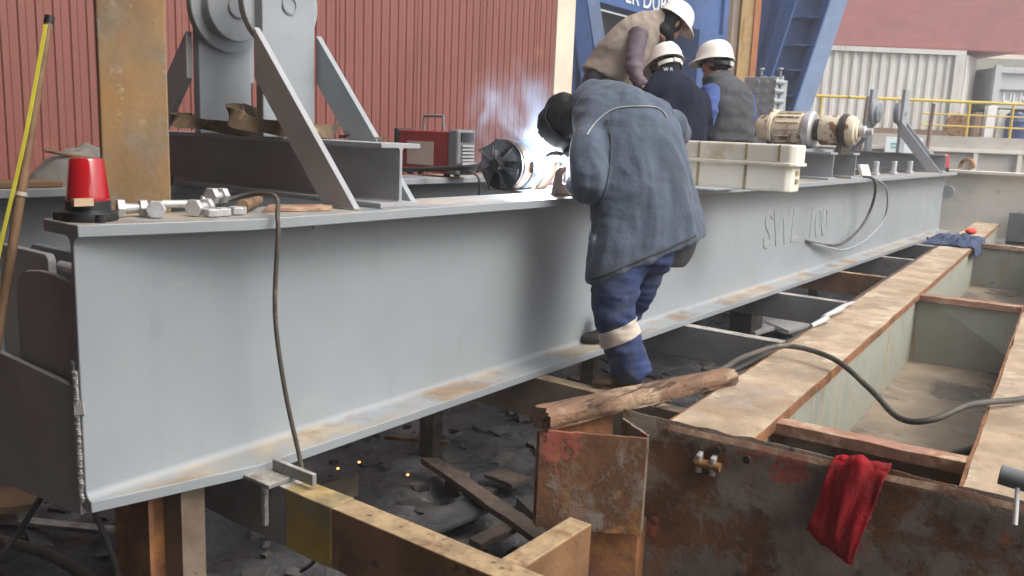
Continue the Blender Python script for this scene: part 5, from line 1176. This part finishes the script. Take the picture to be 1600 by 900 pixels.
# man in navy seen from behind
hc2 = ad(1041, 107, 6.15); HB2 = basis(-SZ*.8-SX*.42-SY*.30, SY*.92-SX*.05-SZ*.25)
rows2 = [(1003, 228, 1101, 226, 6.05, 6.1, .15), (1000, 195, 1102, 192, 6.05, 6.1, .17), (998, 165, 1100, 165, 6.05, 6.1, .17), (1002, 143, 1092, 143, 6.05, 6.1, .15), (1012, 130, 1078, 127, 6.07, 6.1, .11), (1022, 118, 1064, 116, 6.1, 6.12, .085), (1026, 108, 1060, 108, 6.1, 6.12, .075)]
arms2 = [([ad(1010, 150, 6.12), ad(1000, 200, 6.15), ad(1010, 222, 6.45)], [.075, .068, .045]), ([ad(1090, 150, 6.12), ad(1098, 200, 6.12), ad(1070, 222, 6.45)], [.075, .068, .045])]
p2 = man_crouching('person in navy fleece seen from behind wearing a white hard hat', 6.15, rows2, arms2, hc2, HB2, (Vector((-.1, 1, 0))).normalized(), ad(1050, 226, 6.2), deck, None, None, None, None)
b = MB(); torso(b, rows2)
for pts, rr in arms2: limb(b, pts, rr)
fl = blend('fleece', b, M['navy'], .011, p2, 3, folds=[((5, 5, 4), .017), ((11, 11, 7), .007)])
b = MB(); b.ell(hc2+HB2 @ Vector((0, -.03, -.005)), .084, .085, .085, HB2, 20, 12); blend('hair', b, M['hair'], .009, p2, 2)
hard_hat(p2, hc2+HB2 @ Vector((0, 0, .045)), HB2 @ Matrix.Rotation(R(4), 3, 'X'), 1.02)
mbn = MB(); rr = []
for z, k in ((-.075, .94), (-.048, .97), (-.046, .91), (-.073, .88)):
    rr.append([hc2+HB2 @ Vector((.108*k*math.cos(a), .132*k*math.sin(a)-.004, z+.05)) for a in [R(195)+R(150)*i/24 for i in range(25)]])
nv = [q for r_ in rr for q in r_]; mbn.add(nv, [(j*25+i, j*25+i+1, ((j+1) % 4)*25+i+1, ((j+1) % 4)*25+i) for j in range(4) for i in range(24)]); mbn.build('nape_band', M['helmet'], p2, smooth=50)
q = cam_hit(fl, 1037, 113, .012)
if q:
    T = Matrix((SX, SY, SZ)).transposed().to_4x4(); T.translation = q
    text('collar_print', 'W R', .035, T, M['white'], p2, ext=.001)
# bending man
hc1 = ad(1051, 38, 6.9); HB1 = basis(SX*.72-SY*.50-SZ*.45, SX*.50+SY*.80)
rows1 = [(910, 108, 986, 147, 7.05, 6.95, .15), (922, 90, 996, 128, 7.05, 6.95, .16), (944, 60, 1010, 98, 7.0, 6.92, .16), (972, 35, 1024, 74, 6.97, 6.9, .15), (1000, 22, 1034, 56, 6.95, 6.88, .11), (1020, 19, 1040, 44, 6.92, 6.88, .08), (1030, 20, 1046, 42, 6.92, 6.88, .07)]
arms1 = [([ad(999, 50, 6.80), ad(990, 103, 6.72), ad(1004, 136, 6.66)], [.080, .068, .048]), ([ad(1022, 50, 7.1), ad(1030, 100, 7.1), ad(1020, 140, 6.9)], [.075, .066, .045])]
hip1 = ad(938, 130, 7.02)
p1 = thing('person', 'person leaning forward in taupe vest with plum sleeves and white hard hat', 'person', Vector((hip1.x, hip1.y, deck)))
def legs1(mb, r):
    fw = (SX-Vector((0,0,SX.z))).normalized(); out = []
    sd = fw.cross(Vector((0,0,1)))
    for s in (-1, 1):
        h = hip1+sd*s*.1; k = h+fw*.16+sd*s*.03; k.z = (h.z+deck)/2+.04; a = h+fw*.0+sd*s*.05; a.z = deck+.08
        limb(mb, [h, k, a], [r, r*.75, r*.58]); out.append(a)
    return out, fw
b = MB(); torso(b, [(a+(c-a)*.12, b1+(d1-b1)*.12, c-(c-a)*.12, d1-(d1-b1)*.12, dl, dr, t*.75) for a, b1, c, d1, dl, dr, t in rows1]); head(b, hc1, HB1); legs1(b, .085); joint(b, hip1, .12)
for pts, r_ in arms1: limb(b, pts, [x*.7 for x in r_]); hand(b, pts[-1], pts[-1]-pts[-2], -SX, 1, .7)
blend('body', b, M['skin'], .010, p1, 2)
b = MB(); torso(b, rows1); vv = blend('vest', b, M['vest'], .011, p1, 3, folds=[((5, 5, 6), .017), ((12, 12, 11), .007)])
for pts, r_ in arms1:
    b = MB(); limb(b, pts, r_); blend('sleeve', b, M['plum'], .011, p1, 3, folds=[((7, 7, 15), .015)])
b = MB(); an, fw1 = legs1(b, .105); joint(b, hip1, .15); blend('trousers', b, M['darkpants'], .012, p1, 3, folds=[((8, 8, 12), .006)])
for a in an: q = Vector((a.x, a.y, deck+.002)); boot(p1, q-fw1*.06, q+fw1*.22, Vector((0,0,1)), M['bootblack'])
b = MB(); b.ell(hc1+HB1 @ Vector((0, -.02, -.0)), .086, .098, .10, HB1, 20, 12); b.ell(hc1+HB1 @ Vector((0, -.03, -.09)), .08, .09, .07, HB1, 20, 12); b.ell(hc1+HB1 @ Vector((0, .03, -.1)), .062, .055, .04, HB1, 20, 12); blend('balaclava', b, M['hood'], .009, p1, 2)
hard_hat(p1, hc1+HB1 @ Vector((0, 0, .045)), HB1, 1.06, band=False)

# ================================================================== ARC, SMOKE, LIGHT, CAMERA
arc = ay(864, 243, 2.505)
tag(MB().ell(arc, .010, .010, .010, n=12, m=8).build('welding_arc', M['arc'], smooth=180), 'blinding white welding arc under the mask', 'arc')
l = bpy.data.lights.new('arc_light', 'POINT'); l.energy = ARC_W; l.color = (.86, .93, 1); l.shadow_soft_size = .03
lo = bpy.data.objects.new('arc_light', l); COL.objects.link(lo); lo.location = arc+Vector((.0, -.02, .0))
sm = MB(); sm.ell(arc+Vector((-.04, .26, .20)), .34, .30, .42, n=24, m=16)
sv = bpy.data.materials.new('smoke'); sv.use_nodes = True; N = sv.node_tree.nodes; L = sv.node_tree.links; N.clear()
out = N.new('ShaderNodeOutputMaterial'); pv = N.new('ShaderNodeVolumePrincipled'); L.new(pv.outputs[0], out.inputs['Volume'])
pv.inputs['Color'].default_value = (.66, .80, 1, 1); pv.inputs['Anisotropy'].default_value = .2
tc = N.new('ShaderNodeTexCoord'); nz_ = N.new('ShaderNodeTexNoise'); nz_.inputs['Scale'].default_value = 4.5; nz_.inputs['Detail'].default_value = 5; nz_.inputs['Distortion'].default_value = 1.2
mp = N.new('ShaderNodeMapping'); mp.inputs['Scale'].default_value = (1, 1, .55); L.new(tc.outputs['Object'], mp.inputs[0]); L.new(mp.outputs[0], nz_.inputs['Vector'])
mr_ = N.new('ShaderNodeMapRange'); mr_.inputs[1].default_value = .47; mr_.inputs[2].default_value = .70; mr_.inputs[3].default_value = 0; mr_.inputs[4].default_value = 1; L.new(nz_.outputs[0], mr_.inputs[0])
# fade from the centre outwards (generated coordinates)
vm = N.new('ShaderNodeVectorMath'); vm.operation = 'DISTANCE'; vm.inputs[1].default_value = (.50, .40, .38); L.new(tc.outputs['Generated'], vm.inputs[0])
m2_ = N.new('ShaderNodeMapRange'); m2_.interpolation_type = 'SMOOTHSTEP'; m2_.inputs[1].default_value = .08; m2_.inputs[2].default_value = .52; m2_.inputs[3].default_value = 1; m2_.inputs[4].default_value = 0; L.new(vm.outputs['Value'], m2_.inputs[0])
mu_ = N.new('ShaderNodeMath'); mu_.operation = 'MULTIPLY'; L.new(mr_.outputs[0], mu_.inputs[0]); L.new(m2_.outputs[0], mu_.inputs[1])
mu2 = N.new('ShaderNodeMath'); mu2.operation = 'MULTIPLY'; mu2.inputs[1].default_value = 22; L.new(mu_.outputs[0], mu2.inputs[0]); L.new(mu2.outputs[0], pv.inputs['Density'])
so = sm.build('welding_smoke', sv, smooth=180); tag(so, 'thin bluish welding smoke drifting up beside the mask', 'smoke', kind='stuff')

if HAZE > 0:
    hz = MB(); bgbox(hz, -40, 75, -1.6, 24, -14, 66)
    hm = bpy.data.materials.new('haze'); hm.use_nodes = True; N = hm.node_tree.nodes; N.clear()
    o_ = N.new('ShaderNodeOutputMaterial'); v_ = N.new('ShaderNodeVolumePrincipled'); v_.inputs['Color'].default_value = (.9, .93, .97, 1); v_.inputs['Density'].default_value = HAZE
    hm.node_tree.links.new(v_.outputs[0], o_.inputs['Volume'])
    tag(hz.build('haze', hm), 'thin pale haze hanging over the yard', 'haze', kind='stuff')
W = bpy.data.worlds.new('World'); S.world = W; W.use_nodes = True
N = W.node_tree.nodes; L = W.node_tree.links
sky = N.new('ShaderNodeTexSky'); sky.sky_type = 'NISHITA'; sky.sun_disc = False
SUN_EL, SUN_AZ = 50, -84     # direction the light comes from, azimuth in the XY plane
sky.sun_elevation = R(SUN_EL); sky.sun_rotation = R(90-SUN_AZ); sky.dust_density = 6; sky.air_density = 1.2; sky.ozone_density = .6
hs = N.new('ShaderNodeHueSaturation'); hs.inputs['Saturation'].default_value = .35; L.new(sky.outputs[0], hs.inputs['Color'])
L.new(hs.outputs[0], N['Background'].inputs[0]); N['Background'].inputs[1].default_value = SKY_W
sl = bpy.data.lights.new('sun', 'SUN'); sl.energy = SUN_W; sl.angle = R(28); sl.color = (1, .965, .92)
so_ = bpy.data.objects.new('sun', sl); COL.objects.link(so_)
dv_ = Vector((math.cos(R(SUN_AZ))*math.cos(R(SUN_EL)), math.sin(R(SUN_AZ))*math.cos(R(SUN_EL)), math.sin(R(SUN_EL))))
so_.rotation_euler = dv_.to_track_quat('Z', 'Y').to_euler()

cd = bpy.data.cameras.new('camera'); co = bpy.data.objects.new('camera', cd); COL.objects.link(co); S.camera = co
cd.sensor_width = 36; cd.lens = FOC/1600*36; cd.clip_end = 2000; cd.clip_start = .05
q = RW.to_quaternion(); co.rotation_mode = 'QUATERNION'; co.rotation_quaternion = q; co.location = CAM
cd.dof.use_dof = True; cd.dof.focus_distance = 3.6; cd.dof.aperture_fstop = 7
vs = S.view_settings; vs.view_transform = 'Standard'; vs.look = 'None'; vs.gamma = 1; vs.exposure = EXPO; vs.use_curve_mapping = False
S.cycles.use_denoising = True; S.cycles.max_bounces = 6; S.cycles.volume_bounces = 1; S.cycles.sample_clamp_indirect = 6
